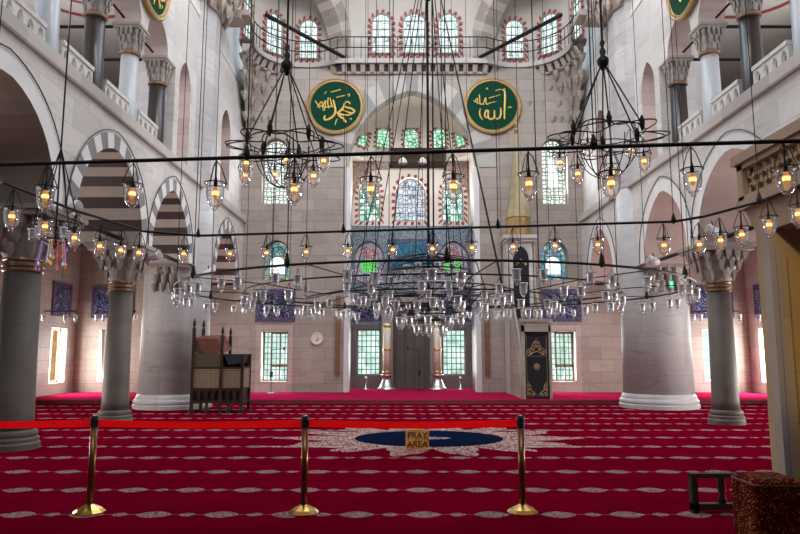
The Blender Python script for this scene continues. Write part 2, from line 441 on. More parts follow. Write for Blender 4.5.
def ring(mb, T, inner, outer, w0, w1, mats=(0, 1), per=1, soffit=None):
    """voussoirs: solid blocks between two matching curves, alternating materials"""
    for i in range(len(inner) - 1):
        a, b, c, d = inner[i], inner[i + 1], outer[i + 1], outer[i]
        k = mats[(i // per) % len(mats)]
        P = [T(*a, w0), T(*b, w0), T(*c, w0), T(*d, w0), T(*a, w1), T(*b, w1), T(*c, w1), T(*d, w1)]
        mb.add(P, [(0, 1, 2, 3), (4, 5, 6, 7), (1, 2, 6, 5), (2, 3, 7, 6), (3, 0, 4, 7)], k)
        mb.add(P, [(0, 1, 5, 4)], soffit[(i // per) % len(soffit)] if soffit else k)
def resample(pts, n):
    L = [0]
    for a, b in zip(pts, pts[1:]): L.append(L[-1] + math.dist(a, b))
    out = []; j = 0
    for i in range(n + 1):
        s = L[-1] * i / n
        while j < len(L) - 2 and L[j + 1] < s: j += 1
        k = (s - L[j]) / max(1e-9, L[j + 1] - L[j]); a, b = pts[j], pts[j + 1]
        out.append(tuple(x + (y - x) * k for x, y in zip(a, b)))
    return out
def side_T(s, rel): return lambda u, v, w: (AX + s * (rel + w), u, v)
def qib_T(y=QY): return lambda u, v, w: (u, y + w, v)

# ------------------------------------------------------------------ floor and platform
mb = MB(); mb.box(-12.2, 13.1, -6, 30, -.2, 0); struct(mb.build('floor', 'carpet'))
mb = MB(); mb.box(-11.7, 12.6, 19.95, 26.2, .0, .12); pf = struct(mb.build('floor_platform', 'platform_carpet'))
mb = MB(); mb.box(-11.7, 12.6, 19.90, 19.95, .0, .11); struct(mb.build('trim_1', 'platform_edge'))

# ------------------------------------------------------------------ qibla wall
T = qib_T()
WIN = []          # windows to fill: T, outline parameters, depth, pane material, style
holes = []
def W(T_, uc, hw, sill, spring, apex, depth, pane, style, frame='frame_grey'):
    WIN.append((T_, uc, hw, sill, spring, apex, depth, pane, style, frame)); return opening(uc, hw, sill, spring, apex)
for s in (-1, 1):
    c = AX + s * 5.0
    c = AX + (5.38 if s > 0 else -4.95)
    holes += [W(T, c, .47, .50, 2.28, None, .38, 'pane_clear', 'casement', 'frame_wood'),
              W(T, AX + (5.2 if s > 0 else -4.97), .50, 4.12, 5.05, 5.62, .30, 'pane_stained' if s < 0 else 'pane_blue', 'stained'),
              W(T, AX + (5.3 if s > 0 else -5.1), .47, 6.95, 9.0, 9.48, .28, 'pane_tall', 'tall')]
AHW = 2.38
apse_open = opening(AX, AHW, 0, 8.35, 11.35, 14)
AHL = [(AX + s_ * 8.95 * 1.0, ) for s_ in (-1, 1)]
for s in (-1, 1):
    holes.append(W(T, AX + s * 10.85, .42, .5, 2.35, None, .4, 'pane_bright' if s > 0 else 'pane_clear', 'aisle', 'cream'))
mb = MB()
wall(mb, T, AX - 12.2, AX + 12.2, 0, 12.2, .55, holes + [apse_open], 0, 1)
struct(mb.build('wall_qibla', ['stone', 'stone']))
mb = MB()
for s in (-1, 1):
    c = AX + (5.38 if s > 0 else -4.95)
    i_, o_ = opening(c, .50, .45, 2.32), opening(c, .66, .12, 2.5)
    for k in range(4):
        q = (i_[k], i_[(k + 1) % 4], o_[(k + 1) % 4], o_[k]); mb.hexa([T(*x, -.04) for x in q] + [T(*x, 0) for x in q])
struct(mb.build('trim_7', 'stone_or_bounce_pink'))
# striped arch over the apse
mb = MB(); inn = resample(arch(AX, AHW, 8.35, 11.35, 16), 19); o = resample(arch(AX, AHW, 8.35, 11.35, 16, .75), 19)
ring(mb, T, inn, o, -.03, .3, (0, 1)); struct(mb.build('trim_2', ['arch_pale', 'arch_grey']))
mb = MB()
for s in (-1, 1): mb.box(AX + s * AHW - .09, AX + s * AHW + .09, QY - .05, QY + .58, .12, 8.35)
struct(mb.build('trim_3', 'vous_white'))
mb = MB()
for s in (-1, 1): mb.box(AX + s * (AHW + .30) - .09, AX + s * (AHW + .30) + .09, QY - .10, QY - .0, .75, 3.55)
struct(mb.build('trim_4', 'wood_brown'))

# apse
AY = 25.9
TA = qib_T(AY)
aholes = []
for s in (-1, 1):
    c = AX + s * 1.70
    aholes += [W(TA, c, .46, .62, 2.42, None, .3, 'pane_clear', 'grid', 'frame_grey'),
               W(TA, c, .62, 4.30, 5.25, 6.0, .2, 'pane_violet', 'rose'),
               W(TA, c, .44, 6.78, 8.0, 8.5, .22, 'pane_apse', 'toothed')]
aholes.append(W(TA, AX - .02, .62, 6.78, 7.95, 8.62, .22, 'pane_apse_centre', 'toothed'))
mb = MB()
wall(mb, TA, AX - AHW, AX + AHW, 0, 2.62, .4, [aholes[0], aholes[3]], 2, 2)
wall(mb, TA, AX - AHW, AX + AHW, 2.62, 6.6, .4, [aholes[1], aholes[4]], 1, 1)
wall(mb, TA, AX - AHW, AX + AHW, 6.6, 9.3, .4, [aholes[2], aholes[5], aholes[6]], 0, 0)
for s in (-1, 1):
    mb.box(AX + s * AHW, AX + s * (AHW + .3), QY + .5, AY + .4, 2.62, 6.6, 1); mb.box(AX + s * AHW, AX + s * (AHW + .3), QY + .5, AY + .4, 0, 2.62, 2)
    mb.box(AX + s * AHW, AX + s * (AHW + .3), QY + .5, AY + .4, 6.6, 9.3, 0)
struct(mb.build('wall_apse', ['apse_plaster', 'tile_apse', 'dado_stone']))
# semidome of the apse: quarter ellipsoid cut by five narrow windows
mb = MB(); NA, NH = 24, 10
def sd(a, h): return (AX + AHW * math.cos(a) * math.cos(h), QY + .5 + (AY - QY - .5) * (math.sin(a) ** .6 if math.sin(a) > 0 else 0) * math.cos(h) ** .55, 9.28 + 2.25 * math.sin(h))
for i in range(NA):
    for j in range(NH):
        a0, a1, h0, h1 = PI * i / NA, PI * (i + 1) / NA, PI / 2 * j / NH, PI / 2 * (j + 1) / NH
        mb.add([sd(a0, h0), sd(a1, h0), sd(a1, h1), sd(a0, h1)], [(0, 1, 2, 3)])
for i in range(NA):
    p, q = sd(PI * i / NA, 0), sd(PI * (i + 1) / NA, 0)
    mb.add([p, q, (q[0], AY + .05, 9.28), (p[0], AY + .05, 9.28)], [(0, 1, 2, 3)])
struct(mb.build('ceiling_apse', 'apse_plaster', smooth=True))
# painted band and corner arabesques below the semidome
mb = MB()
mb.box(AX - AHW, AX + AHW, AY - .05, AY + .0, 8.95, 9.25)
for s in (-1, 1):
    cpts = []
    for i in range(9):
        t = PI / 2 * i / 8
        cpts.append((AX + s * (AHW - 1.15 * (1 - math.sin(t))), 7.55 + 1.4 * (1 - math.cos(t))))
    poly = [(AX + s * AHW, 8.95)] + [(AX + s * (AHW - 1.2 + 1.2 * math.cos(t * PI / 16)), 7.45 + 1.5 * math.sin(t * PI / 16)) for t in range(9)]
    mb.prism([(x, AY - .045, z) for x, z in poly], [(x, AY - .005, z) for x, z in poly])
struct(mb.build('trim_5', 'arabesque'))
# narrow windows in the semidome
for i, (px, w, tilt, mid) in enumerate(((-1.92, .20, .36, 10.0), (-1.12, .29, .16, 10.05), (0.0, .31, 0, 10.07), (1.12, .29, -.16, 10.05), (1.92, .20, -.36, 10.0))):
    y = AY - .42 - .32 * abs(px) ** 1.6 * .45
    R = Matrix.Translation((AX + px, y, mid)) @ Matrix.Rotation(rad(-px * 14), 4, 'Z') @ Matrix.Rotation(-.38, 4, 'X') @ Matrix.Rotation(tilt * .9, 4, 'Y')
    def TS(u, v, w_, R=R): return tuple(R @ Vector((u, w_, v)))
    WIN.append((TS, 0, w, -.5, .30, .62, .02, 'pane_green', 'toothed_small', 'frame_grey'))
# turquoise panel, navy panels
def panel(name, T_, uc, hw, v0, v1, border=.08, mats=('tile_navy', 'tile_border'), label='', group=None):
    loc = T_(uc, v0, 0)
    p = thing(name, label, 'tile panel', loc, 0, group)
    def rel(q): return tuple(a - b for a, b in zip(q, loc))
    a = MB(); a.prism([rel(T_(u, v, -.03)) for u, v in opening(uc, hw - border, v0 + border, v1 - border)],
                      [rel(T_(u, v, -.004)) for u, v in opening(uc, hw - border, v0 + border, v1 - border)])
    a.build('inscription', mats[0], p)
    b = MB(); o_ = opening(uc, hw, v0, v1); i_ = opening(uc, hw - border, v0 + border, v1 - border)
    for k in range(4):
        P, Q, Rr, Ss = i_[k], i_[(k + 1) % 4], o_[(k + 1) % 4], o_[k]
        b.hexa([rel(T_(*x, -.04)) for x in (P, Q, Rr, Ss)] + [rel(T_(*x, -.004)) for x in (P, Q, Rr, Ss)])
    b.build('border', mats[1], p); return p
panel('tile_panel', TA, AX, .95, 4.85, 6.05, .10, ('tile_turq', 'tile_border'), 'turquoise tile panel with dark blue arabesque above the prayer niche')
for s, nm in ((-1, 'left'), (1, 'right')):
    panel('tile_panel', TA, AX + s * 1.70, .66, 2.75, 3.80, .07, label='navy tile inscription above the clear grid window %s of the prayer niche' % nm)
    panel('tile_panel', T, AX + (5.38 if s > 0 else -4.95), .72, 2.62, 3.80, .16, label='navy tile inscription on the qibla wall above the %s' % ('casement window beside the round clock' if s < 0 else 'window behind the stepped pulpit'))
    panel('tile_panel', T, AX + s * 10.85, .75, 2.75, 3.9, .14, label='navy tile inscription at the end of the %s aisle behind the slender column' % nm)
# calligraphy strokes carried by the navy tiles come from the glaze itself (tile_navy)
# mihrab niche
nich = thing('prayer_niche', 'grey stone prayer niche between the two giant candles', 'prayer niche', (AX, AY - .02, .12))
mb = MB()
for s in (-1, 1): mb.box(s * .95 - .22, s * .95 + .22, -.32, 0, 0, 3.3)
mb.box(-1.17, 1.17, -.32, 0, 3.3, 3.75); mb.build('surround', 'capital_stone', nich)
mb = MB(); fl = [(-.73, -.16), (-.45, -.03), (.45, -.03), (.73, -.16)]
for a, b in zip(fl, fl[1:]): mb.add([(a[0], a[1], 0), (b[0], b[1], 0), (b[0], b[1], 2.7), (a[0], a[1], 2.7)], [(0, 1, 2, 3)])
for k in (-.62, -.25, .12, .5): mb.tube([(k, -.14, 0), (k, -.14, 2.6)], .03, 6)
mb.build('niche', 'column_stone', nich)
mb = MB()
for j in range(4):
    for k in range(-4, 5):
        if abs(k) <= 4 - j: mb.lathe([(.01, 0), (.08, .1), (.09, .16)], 6, (k * .155, -.10 - .02 * j, 2.62 + j * .17))
mb.build('hood', 'column_stone', nich)

# ------------------------------------------------------------------ fill the windows
def fill_windows():
    for i, (T_, uc, hw, sill, spring, apex, d, pane, style, frame) in enumerate(WIN):
        root = bpy.data.objects.new('window_%d' % (i + 1), None); COL.objects.link(root); root.empty_display_size = .1
        loc = Vector(T_(uc, sill, d)); root.location = loc; struct(root)
        def TT(u, v, w): return tuple(Vector(T_(u, v, w)) - loc)
        out = opening(uc, hw, sill, spring, apex)
        top = apex or spring
        e = .045
        inn = opening(uc, hw - e, sill + e, spring if apex else spring - e, (apex - e) if apex else None)
        def flat(pts, w, mat, name='pane'):
            a = MB(); a.ngon([TT(u, v, w) for u, v in pts]); a.build(name, mat, root)
        # frame
        f = MB()
        n = len(out)
        for k in range(n):
            P, Q, R_, S_ = inn[k], inn[(k + 1) % n], out[(k + 1) % n], out[k]
            f.hexa([TT(*x, d - .05) for x in (P, Q, R_, S_)] + [TT(*x, d + .03) for x in (P, Q, R_, S_)])
        f.build('frame', frame, root)
        g = MB()
        def bar(u0, u1, v0, v1, w=.02): 
            P = [TT(u0, v0, d - w), TT(u1, v0, d - w), TT(u1, v0, d + .01), TT(u0, v0, d + .01), TT(u0, v1, d - w), TT(u1, v1, d - w), TT(u1, v1, d + .01), TT(u0, v1, d + .01)]
            g.hexa(P)
        def arch_h(u):
            pts = out[1:-1]
            for a, b in zip(pts, pts[1:]):
                if a[0] <= u <= b[0]: return a[1] + (b[1] - a[1]) * (u - a[0]) / max(1e-9, b[0] - a[0])
            return spring
        def grid(nx, ny, b=.012, v0=None, v1=None):
            v0 = v0 or sill; v1 = v1 or top
            for k in range(1, nx):
                u = uc - hw + 2 * hw * k / nx; bar(u - b, u + b, v0, min(v1, arch_h(u)))
            for k in range(1, ny):
                v = v0 + (v1 - v0) * k / ny
                us = [uc - hw + 2 * hw * q / 40 for q in range(41)]
                us = [u for u in us if arch_h(u) >= v or not apex]
                if us: bar(min(us), max(us), v - b, v + b)
        if style in ('casement', 'aisle', 'grid'):
            flat(out, d + .02, pane)
            if style == 'casement':
                grid(6, 9, .009)
                g.build('grille', 'lead', root)
                h = MB()
                for a0, a1, b0, b1 in ((-.42 * hw, -.30 * hw, sill, spring), (.98 * hw - .06, hw, sill, spring), (-.42 * hw, hw, sill + .50, sill + .58), (-.42 * hw, hw, spring - .09, spring), (.26 * hw, .36 * hw, sill, spring)):
                    P = [TT(uc + a0, b0, d - .07), TT(uc + a1, b0, d - .07), TT(uc + a1, b0, d - .02), TT(uc + a0, b0, d - .02), TT(uc + a0, b1, d - .07), TT(uc + a1, b1, d - .07), TT(uc + a1, b1, d - .02), TT(uc + a0, b1, d - .02)]
                    h.hexa(P)
                h.build('sash', 'frame_wood', root)
            else:
                if style == 'grid': grid(5, 8, .014)
                else: grid(2, 3, .02)
                g.build('grille', 'lead' if style == 'grid' else 'cream', root)
        elif style == 'tall':
            flat(out, d + .02, pane)
            flat(opening(uc, hw * .38, sill + .7, top - .75), d + .005, 'pane_plain', 'clear_light')
            grid(2, 8, .008); g.build('grille', 'lead', root)
        elif style == 'stained':
            flat(out, d + .02, pane)
            flat(opening(uc, hw * .58, sill + .26, sill + .62, sill + .92), d + .005, 'pane_honey', 'clear_light')
            r1 = arch(uc, hw * .60, spring - .0, apex - .22); a = MB(); a.tube([TT(u, v, d) for u, v in [(uc - hw * .6, sill)] + r1 + [(uc + hw * .6, sill)]], .014, 5)
            a.tube([TT(uc - hw * .6, spring, d), TT(uc + hw * .6, spring, d)], .014, 5)
            a.tube([TT(u, v, d - .0) for u, v in opening(uc, hw * .58, sill + .26, sill + .62, sill + .92)], .012, 5)
            a.build('leading', 'lead', root)
        elif style == 'rose':
            flat(out, d + .02, pane)
            flat([(uc + .34 * math.cos(2 * PI * k / 18), spring - .28 + .30 * math.sin(2 * PI * k / 18)) for k in range(18)], d + .005, 'pane_bright_green', 'green_light')
            flat([(uc + .30 * math.cos(2 * PI * k / 18), spring + .24 + .22 * math.sin(2 * PI * k / 18)) for k in range(18)], d + .004, 'pane_red', 'red_light')
            a = MB(); a.tube([TT(u, v, d) for u, v in arch(uc, hw * .78, spring, apex - .13)], .02, 5); a.build('leading', 'vous_white', root)
        else:
            flat(out, d + .02, pane)
            if style != 'toothed_small':
                grid(3, 5, .009 if hw > .5 else .012); g.build('grille', 'lead', root)
            # painted border of red and cream teeth
            th = .13 if style != 'toothed_small' else .09
            def off(t): 
                if apex: return [(uc - hw - t, sill - t)] + arch(uc, hw, spring, apex, 10, t) + [(uc + hw + t, sill - t), (uc - hw - t, sill - t)]
            nseg = 44 if style != 'toothed_small' else 30
            A = resample(off(.015), nseg); B = resample(off(.015 + th), nseg)
            a = MB()
            for k in range(nseg):
                mi = k % 2
                B0, B1 = B[k], B[k + 1]
                if mi == 0:    # red tooth narrows outwards
                    m0 = tuple(x * .85 + y * .15 for x, y in zip(B0, B1)); m1 = tuple(x * .15 + y * .85 for x, y in zip(B0, B1))
                    q = [A[k], A[k + 1], m1, m0]
                    a.prism([TT(*x, -.03) for x in q], [TT(*x, .0) for x in q], 0)
            a.build('painted_border', ['red_paint'], root)

# ------------------------------------------------------------------ half dome drum above the cornice, exedrae
def path():
    """plan of the cornice, left pier to right pier, as (rel, y)"""
    P1, P2 = (-5.15, 20.2), (-2.73, QY)
    cx, cy = (P1[0] + P2[0]) / 2, (P1[1] + P2[1]) / 2; r = math.dist(P1, P2) / 2
    a1 = math.atan2(P1[1] - cy, P1[0] - cx); a2 = math.atan2(P2[1] - cy, P2[0] - cx)
    if a1 < 0: a1 += 2 * PI
    L = [(cx + r * math.cos(a1 + (a2 - a1) * i / 24), cy + r * math.sin(a1 + (a2 - a1) * i / 24)) for i in range(25)]
    mid = [(-2.73 + 5.46 * i / 20, QY) for i in range(1, 20)]
    R = [(-x, y) for x, y in L[::-1]]
    return L, mid, R, (cx, cy, r)
L_, mid_, R_, EX = path()
plan = L_[6:] + mid_ + R_[:-6]
def inward(i):
    a = plan[max(0, i - 1)]; b = plan[min(len(plan) - 1, i + 1)]
    tx, ty = b[0] - a[0], b[1] - a[1]; l = math.hypot(tx, ty); return (ty / l, -tx / l)
def pl(i, d, z): n = inward(i); return (AX + plan[i][0] + n[0] * d, plan[i][1] + n[1] * d, z)
mb = MB()
N_ = len(plan)
for (d0, z0, d1, z1) in ((.0, 11.95, .10, 11.95), (.10, 11.95, .12, 12.03), (.34, 12.25, .40, 12.25), (.40, 12.25, .42, 12.42), (.42, 12.42, -.12, 12.42)):
    mb.band([pl(i, d0, z0) for i in range(N_)], [pl(i, d1, z1) for i in range(N_)], 0)
rs = resample(plan, 86)
for k in range(0, 86):
    a, b = rs[k], rs[k + 1]
    tx, ty = b[0] - a[0], b[1] - a[1]; l = math.hypot(tx, ty); n = (ty / l, -tx / l)
    def q(p, d, z): return (AX + p[0] + n[0] * d, p[1] + n[1] * d, z)
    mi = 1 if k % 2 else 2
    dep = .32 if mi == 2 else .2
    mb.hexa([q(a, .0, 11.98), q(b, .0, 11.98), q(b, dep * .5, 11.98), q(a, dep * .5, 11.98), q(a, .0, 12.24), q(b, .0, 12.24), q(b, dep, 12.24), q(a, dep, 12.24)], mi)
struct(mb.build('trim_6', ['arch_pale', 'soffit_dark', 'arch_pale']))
# drum wall
mb = MB()
def drum_T(i0, f):    # local frame tangent to the plan
    pass
mb.band([pl(i, -.12, 12.3) for i in range(N_)], [pl(i, -.12, 15.6) for i in range(N_)], 0)
mb.band([pl(i, -.12, 15.6) for i in range(N_)], [pl(i, -.12 + .6, 16.3) for i in range(N_)], 0)
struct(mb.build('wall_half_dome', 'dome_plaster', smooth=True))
# drum windows (the wall is thin here: the panes sit in shallow surrounds)
def tangent_T(rx, ry, nx, ny):
    tx, ty = -ny, nx     # n points inward
    if tx < 0 and ny < 0: pass
    tx, ty = -ny, nx
    return lambda u, v, w: (AX + rx + tx * u - nx * (w - .06), ry + ty * u - ny * (w - .06), v)
cx, cy, r = EX
na = math.atan2((cy - 0), 0)
nrm = math.atan2(3.3, -2.42)  # along chord, only for reference
for s in (-1, 1):
    for ang in (91.8, 128.8, 168.8):
        a = rad(ang); ex, ey = cx + (r + .10) * math.cos(a), cy + (r + .10) * math.sin(a)
        nx, ny = -math.cos(a), -math.sin(a)
        if s > 0: ex, nx = -ex, -nx
        WIN.append((tangent_T(ex, ey, nx, ny), 0, .36, 12.78, 14.05, 14.42, .02, 'pane_drum', 'toothed', 'frame_grey'))
for rx, hw in ((-1.16, .38), (.10, .45), (1.40, .40)):
    WIN.append((tangent_T(rx, QY + .12, 0, -1), 0, hw, 12.82, 14.05, 14.48, .02, 'pane_drum', 'toothed', 'frame_grey'))
# exedra arches of grey stone
for s in (-1, 1):
    P1, P2 = (-5.15, 20.2), (-2.73, QY)
    dx, dy = (P2[0] - P1[0]), (P2[1] - P1[1]); l = math.hypot(dx, dy); dx, dy = dx / l, dy / l
    def TX(u, v, w, s=s): return (AX + -s * -1 * (-(cx + dx * u + dy * -w) * -1) * 1 if False else AX + (-s) * (cx + dx * u + dy * w), cy + dy * u - dx * w, v)
    mb = MB(); inn = resample(arch(0, r + .02, 12.42, 15.3, 12), 26); o = resample(arch(0, r + .02, 12.42, 15.3, 12, .62), 26)
    inn, o = inn[10:], o[10:]; ring(mb, TX, inn, o, -.45, .25, (0, 1, 2)); struct(mb.build('trim_%d' % (11 + s), ['stone', 'capital_stone', 'soffit_tan']))
    # squinch below the exedra
    mb = MB(); idx = range(6, 25); Z = [(9.7, 0.0), (10.3, .28), (10.9, .55), (11.5, .8), (11.98, 1.0)]
    corner = (-6.2, QY)
    rows = []
    for z, k in Z:
        rows.append([(AX + (-s) * (corner[0] + (L_[i][0] - corner[0]) * k), corner[1] + (min(L_[i][1], QY + .2) - corner[1]) * k, z) for i in idx])
    for a, b in zip(rows, rows[1:]): mb.band(a, b, 0)
    for j, (a, z) in enumerate(zip(rows, Z)):
        if 0 < j:
            for i in range(1, len(a) - 1, 2 if j > 2 else 4):
                p = a[i]; mb.lathe([(.02, -.28), (.13, -.06), (.15, .05)], 6, (p[0], p[1], z[0] - .05), 1)
    struct(mb.build('ceiling_squinch_%s' % ('left' if s > 0 else 'right'), ['stone', 'stone']))
    # iron tie rod across the exedra
    t = MB(); p1 = Vector(TX(-r + .1, 12.52, .3)); p2 = Vector(TX(r - .1, 12.52, .3))
    t.tube([p1, p2], .07, 8); tr = t.build('tie_rod', 'iron', loc=tuple((p1 + p2) / 2)); tag(tr, 'slanting dark iron tie rod under the %s exedra windows' % ('upper left' if s > 0 else 'upper right'), 'tie rod')
fill_windows()
# balcony railing above the cornice
rail = thing('balcony_railing', 'thin black iron railing along the top of the curved cornice', 'railing', (AX, QY, 12.42))
def rl(i, d, z): p = pl(i, d, z); return (p[0] - AX, p[1] - QY, p[2] - 12.42)
for z in (13.32, 12.9): MB().tube([rl(i, .30, z) for i in range(N_)], .022, 5).build('rail', 'iron', rail)
for k in range(0, N_): MB().tube([rl(k, .30, 12.42), rl(k, .30, 13.32)], .012, 4).build('baluster', 'iron', rail)

# ------------------------------------------------------------------ side arcades
HW = 6.2; TH = 1.3
BAYS = ((5.3, 1.45), (9.05, 1.5), (12.75, 1.5), (16.15, 1.32), (21.3, 1.25))
for s, nm in ((-1, 'left'), (1, 'right')):
    Ts = side_T(s, HW)
    mb = MB()
    hs = [opening(c, hw, 3.95, 3.96, 5.65, 12) for c, hw in BAYS]
    wall(mb, Ts, 3.4, QY, 3.95, 6.3, TH, hs, 0, 1)
    struct(mb.build('wall_%s' % nm, ['stone_white', 'soffit_brown' if s < 0 else 'soffit_pink']))
    # voussoirs
    k = 10
    for j, (c, hw) in enumerate(BAYS):
        mb = MB(); ns = 19
        inn = resample(arch(c, hw - .015, 3.96, 5.635, 14), ns); o = resample(arch(c, hw - .015, 3.96, 5.635, 14, .30), ns)
        striped = s < 0 and j >= 2
        ring(mb, Ts, inn, o, -.02, TH + .02, (0, 1) if striped else (0, 0), 1, (2, 3) if striped else (4, 4))
        struct(mb.build('trim_%d' % (20 + j + (10 if s > 0 else 0)), ['vous_white', 'vous_grey', 'soffit_tan', 'soffit_dark', 'soffit_brown' if s < 0 else 'soffit_pink']))
        mb = MB(); a = arch(c, hw, 3.96, 5.65, 14, .34); mb.tube([Ts(u, v, -.03) for u, v in a], .011, 5)
        p = mb.build('arch_cable', 'iron'); tag(p, 'black cable following the rim of the %s, %s' % (('nearest arch', 'near plain arch', 'large arch between the two columns', 'smaller arch against the big pier', 'last arch beyond the pier')[j], nm + ' arcade'), 'cable')
    # ledge and gallery floor
    mb = MB(); mb.prism([(AX + s * r_, 3.4, z) for r_, z in ((6.13, 6.24), (6.11, 6.27), (6.11, 6.49), (12.1, 6.49), (12.1, 6.25), (6.25, 6.25))],
                        [(AX + s * r_, QY, z) for r_, z in ((6.13, 6.24), (6.11, 6.27), (6.11, 6.49), (12.1, 6.49), (12.1, 6.25), (6.25, 6.25))])
    struct(mb.build('floor_gallery_%s' % nm, 'ledge'))
    # upper arcade
    Tu = side_T(s, 6.32)
    GC = (7.25, 9.0, 10.72, 12.42, 14.12, 15.82)
    arcs = [(a + b) / 2 for a, b in zip(GC, GC[1:])]
    hs = [opening(c, .66, 8.95, 8.96, 9.66, 10) for c in arcs] + [opening(17.0, .46, 6.4, 8.7, 9.45, 10)]
    mb = MB(); 
    wall(mb, Tu, -6, 16.22, 8.95, 17.2, .6, hs[:-1], 0, 1)
    wall(mb, Tu, 16.22, QY + .5, 6.32, 17.2, .6, [hs[-1], opening(21.2, .55, 7.0, 8.9, 9.7)], 0, 1)
    wall(mb, Tu, -6, 6.6, 0, 8.95, .6, [], 0, 1)
    struct(mb.build('wall_gallery_%s' % nm, ['stone_white', 'stone_or_bounce_pink']))
    # rear faces of the galleries and aisles
    Tb = side_T(s, 12.1)
    mb = MB()
    ah = []
    for wy in (8.0, 12.0, 15.6, 22.35):
        ah.append(opening(wy, .5, .5, 2.35))
    wall(mb, Tb, -6, QY + .5, 0, 6.0, .4, ah, 0, 0)
    struct(mb.build('wall_aisle_%s' % nm, 'stone' if s < 0 else 'stone_or_bounce_pink'))  # right wall's pink paints in light bounced off the carpet
    mb = MB(); wall(mb, Tb, 3.4, QY + .5, 6.0, 11.4, .4, [], 0, 0); struct(mb.build('wall_gallery_back_%s' % nm, 'plaster'))
    mb = MB(); mb.box(min(AX + s * 6.3, AX + s * 12.5), max(AX + s * 6.3, AX + s * 12.5), 3.4, QY, 11.3, 11.5); struct(mb.build('ceiling_gallery_%s' % nm, 'plaster'))
    for q, wy in enumerate((8.0, 12.0, 15.6, 22.35)):
        WIN2 = (Tb, wy, .5, .5, 2.35)
        root = bpy.data.objects.new('window_%d' % (60 + q + (10 if s > 0 else 0)), None); COL.objects.link(root); struct(root)
        loc = Vector(Tb(wy, .5, .3)); root.location = loc
        a = MB(); a.ngon([tuple(Vector(Tb(u, v, .32)) - loc) for u, v in opening(wy, .5, .5, 2.35)]); a.build('pane', 'pane_warm' if s < 0 else 'pane_bright', root)
        a = MB()
        for u0, u1, v0, v1 in ((wy - .5, wy + .5, .5, .56), (wy - .5, wy + .5, 2.29, 2.35), (wy - .5, wy - .43, .5, 2.35), (wy + .43, wy + .5, .5, 2.35), (wy - .03, wy + .03, .5, 2.35)):
            P = [tuple(Vector(Tb(u, v, w)) - loc) for (u, v, w) in ((u0, v0, .24), (u1, v0, .24), (u1, v0, .31), (u0, v0, .31), (u0, v1, .24), (u1, v1, .24), (u1, v1, .31), (u0, v1, .31))]
            a.hexa(P)
        a.build('frame', 'cream', root)
    panel('tile_panel', Tb, 22.35, .62, 2.75, 3.9, .12, label='navy tile inscription above the last window of the %s aisle side wall' % nm)
    # red painted rings on the gallery vaults
    for q, c in enumerate((10.6, 13.6, 16.6)):
        mb = MB(); n = 40
        for ra, rb in ((1.30, 1.46), (.55, .66)):
            mb.band([(AX + s * 9.2 + ra * math.cos(2 * PI * k_ / n), c + ra * math.sin(2 * PI * k_ / n), 11.285) for k_ in range(n)], [(AX + s * 9.2 + rb * math.cos(2 * PI * k_ / n), c + rb * math.sin(2 * PI * k_ / n), 11.285) for k_ in range(n)], 0, True)
        struct(mb.build('trim_%d' % (40 + q + (5 if s > 0 else 0)), 'red_paint'))

# ------------------------------------------------------------------ columns
def capital(mb, z0, z1, r0, r1, n=24, mi=0):
    """muqarnas capital: tiers of small hanging niches under a square abacus"""
    H = z1 - z0; tiers = 3
    for t in range(tiers):
        f0, f1 = t / tiers, (t + 1) / tiers
        ra, rb = r0 + (r1 - r0) * f0, r0 + (r1 - r0) * f1
        cnt = 8 + 4 * t
        mb.lathe([(ra * .92, z0 + H * .8 * f0), (rb * .93, z0 + H * .8 * f1)], 24, (0, 0, 0), mi)
        for k in range(cnt):
            a = 2 * PI * (k + .5 * (t % 2)) / cnt; rr = (ra + rb) / 2
            q = max(abs(math.cos(a)), abs(math.sin(a))); sq = 1 + (1 / q - 1) * .35 * f1
            mb.lathe([(.012, 0), (rb * .13, H * .12), (rb * .17, H * .22), (rb * .17, H * .29)], 4, (rr * sq * math.cos(a), rr * sq * math.sin(a), z0 + H * .8 * f0), mi)
    mb.box(-r1 * 1.02, r1 * 1.02, -r1 * 1.02, r1 * 1.02, z1 - H * .2, z1 - H * .1, mi)
    mb.box(-r1 * 1.1, r1 * 1.1, -r1 * 1.1, r1 * 1.1, z1 - H * .1, z1, mi)
def big_column():
    c = thing('marble_column', '', 'column', (0, 0, 0))
    MB().lathe([(.29, .30), (.282, .5), (.245, 2.9)], 28).build('shaft', 'column_stone', c, True)
    MB().lathe([(.25, 2.9), (.275, 2.92), (.275, 2.97), (.258, 2.985), (.28, 3.0), (.28, 3.06), (.258, 3.08), (.27, 3.10), (.265, 3.13)], 28).build('neck_ring', 'bronze', c)
    m = MB(); m.lathe([(.375, 0), (.38, .09), (.36, .12), (.365, .17), (.33, .20), (.345, .24), (.34, .28), (.29, .31)], 32); m.build('base', 'column_stone', c)
    m = MB(); capital(m, 3.13, 3.95, .28, .56); m.build('capital', 'capital_stone', c)
    return c
bc = None
for s, nm in ((-1, 'left'), (1, 'right')):
    for y, lab in ((14.6, 'slender grey marble column in front of the %s pier' % nm), (10.95, 'thick grey marble column nearest on the %s with a pale ringed base' % nm if s < 0 else 'grey marble column outside the frame beyond the lodge')):
        if s > 0 and y < 12: continue
        loc = (AX + s * (6.73 if y > 12 else 6.85), y, 0)
        if bc is None: bc = o_ = big_column(); bc.location = loc; bc['label'] = lab
        else: o_ = dup(bc, loc, None, lab)
        o_.scale = (1.16, 1.16, 1) if y < 12 else (1, 1, 1)
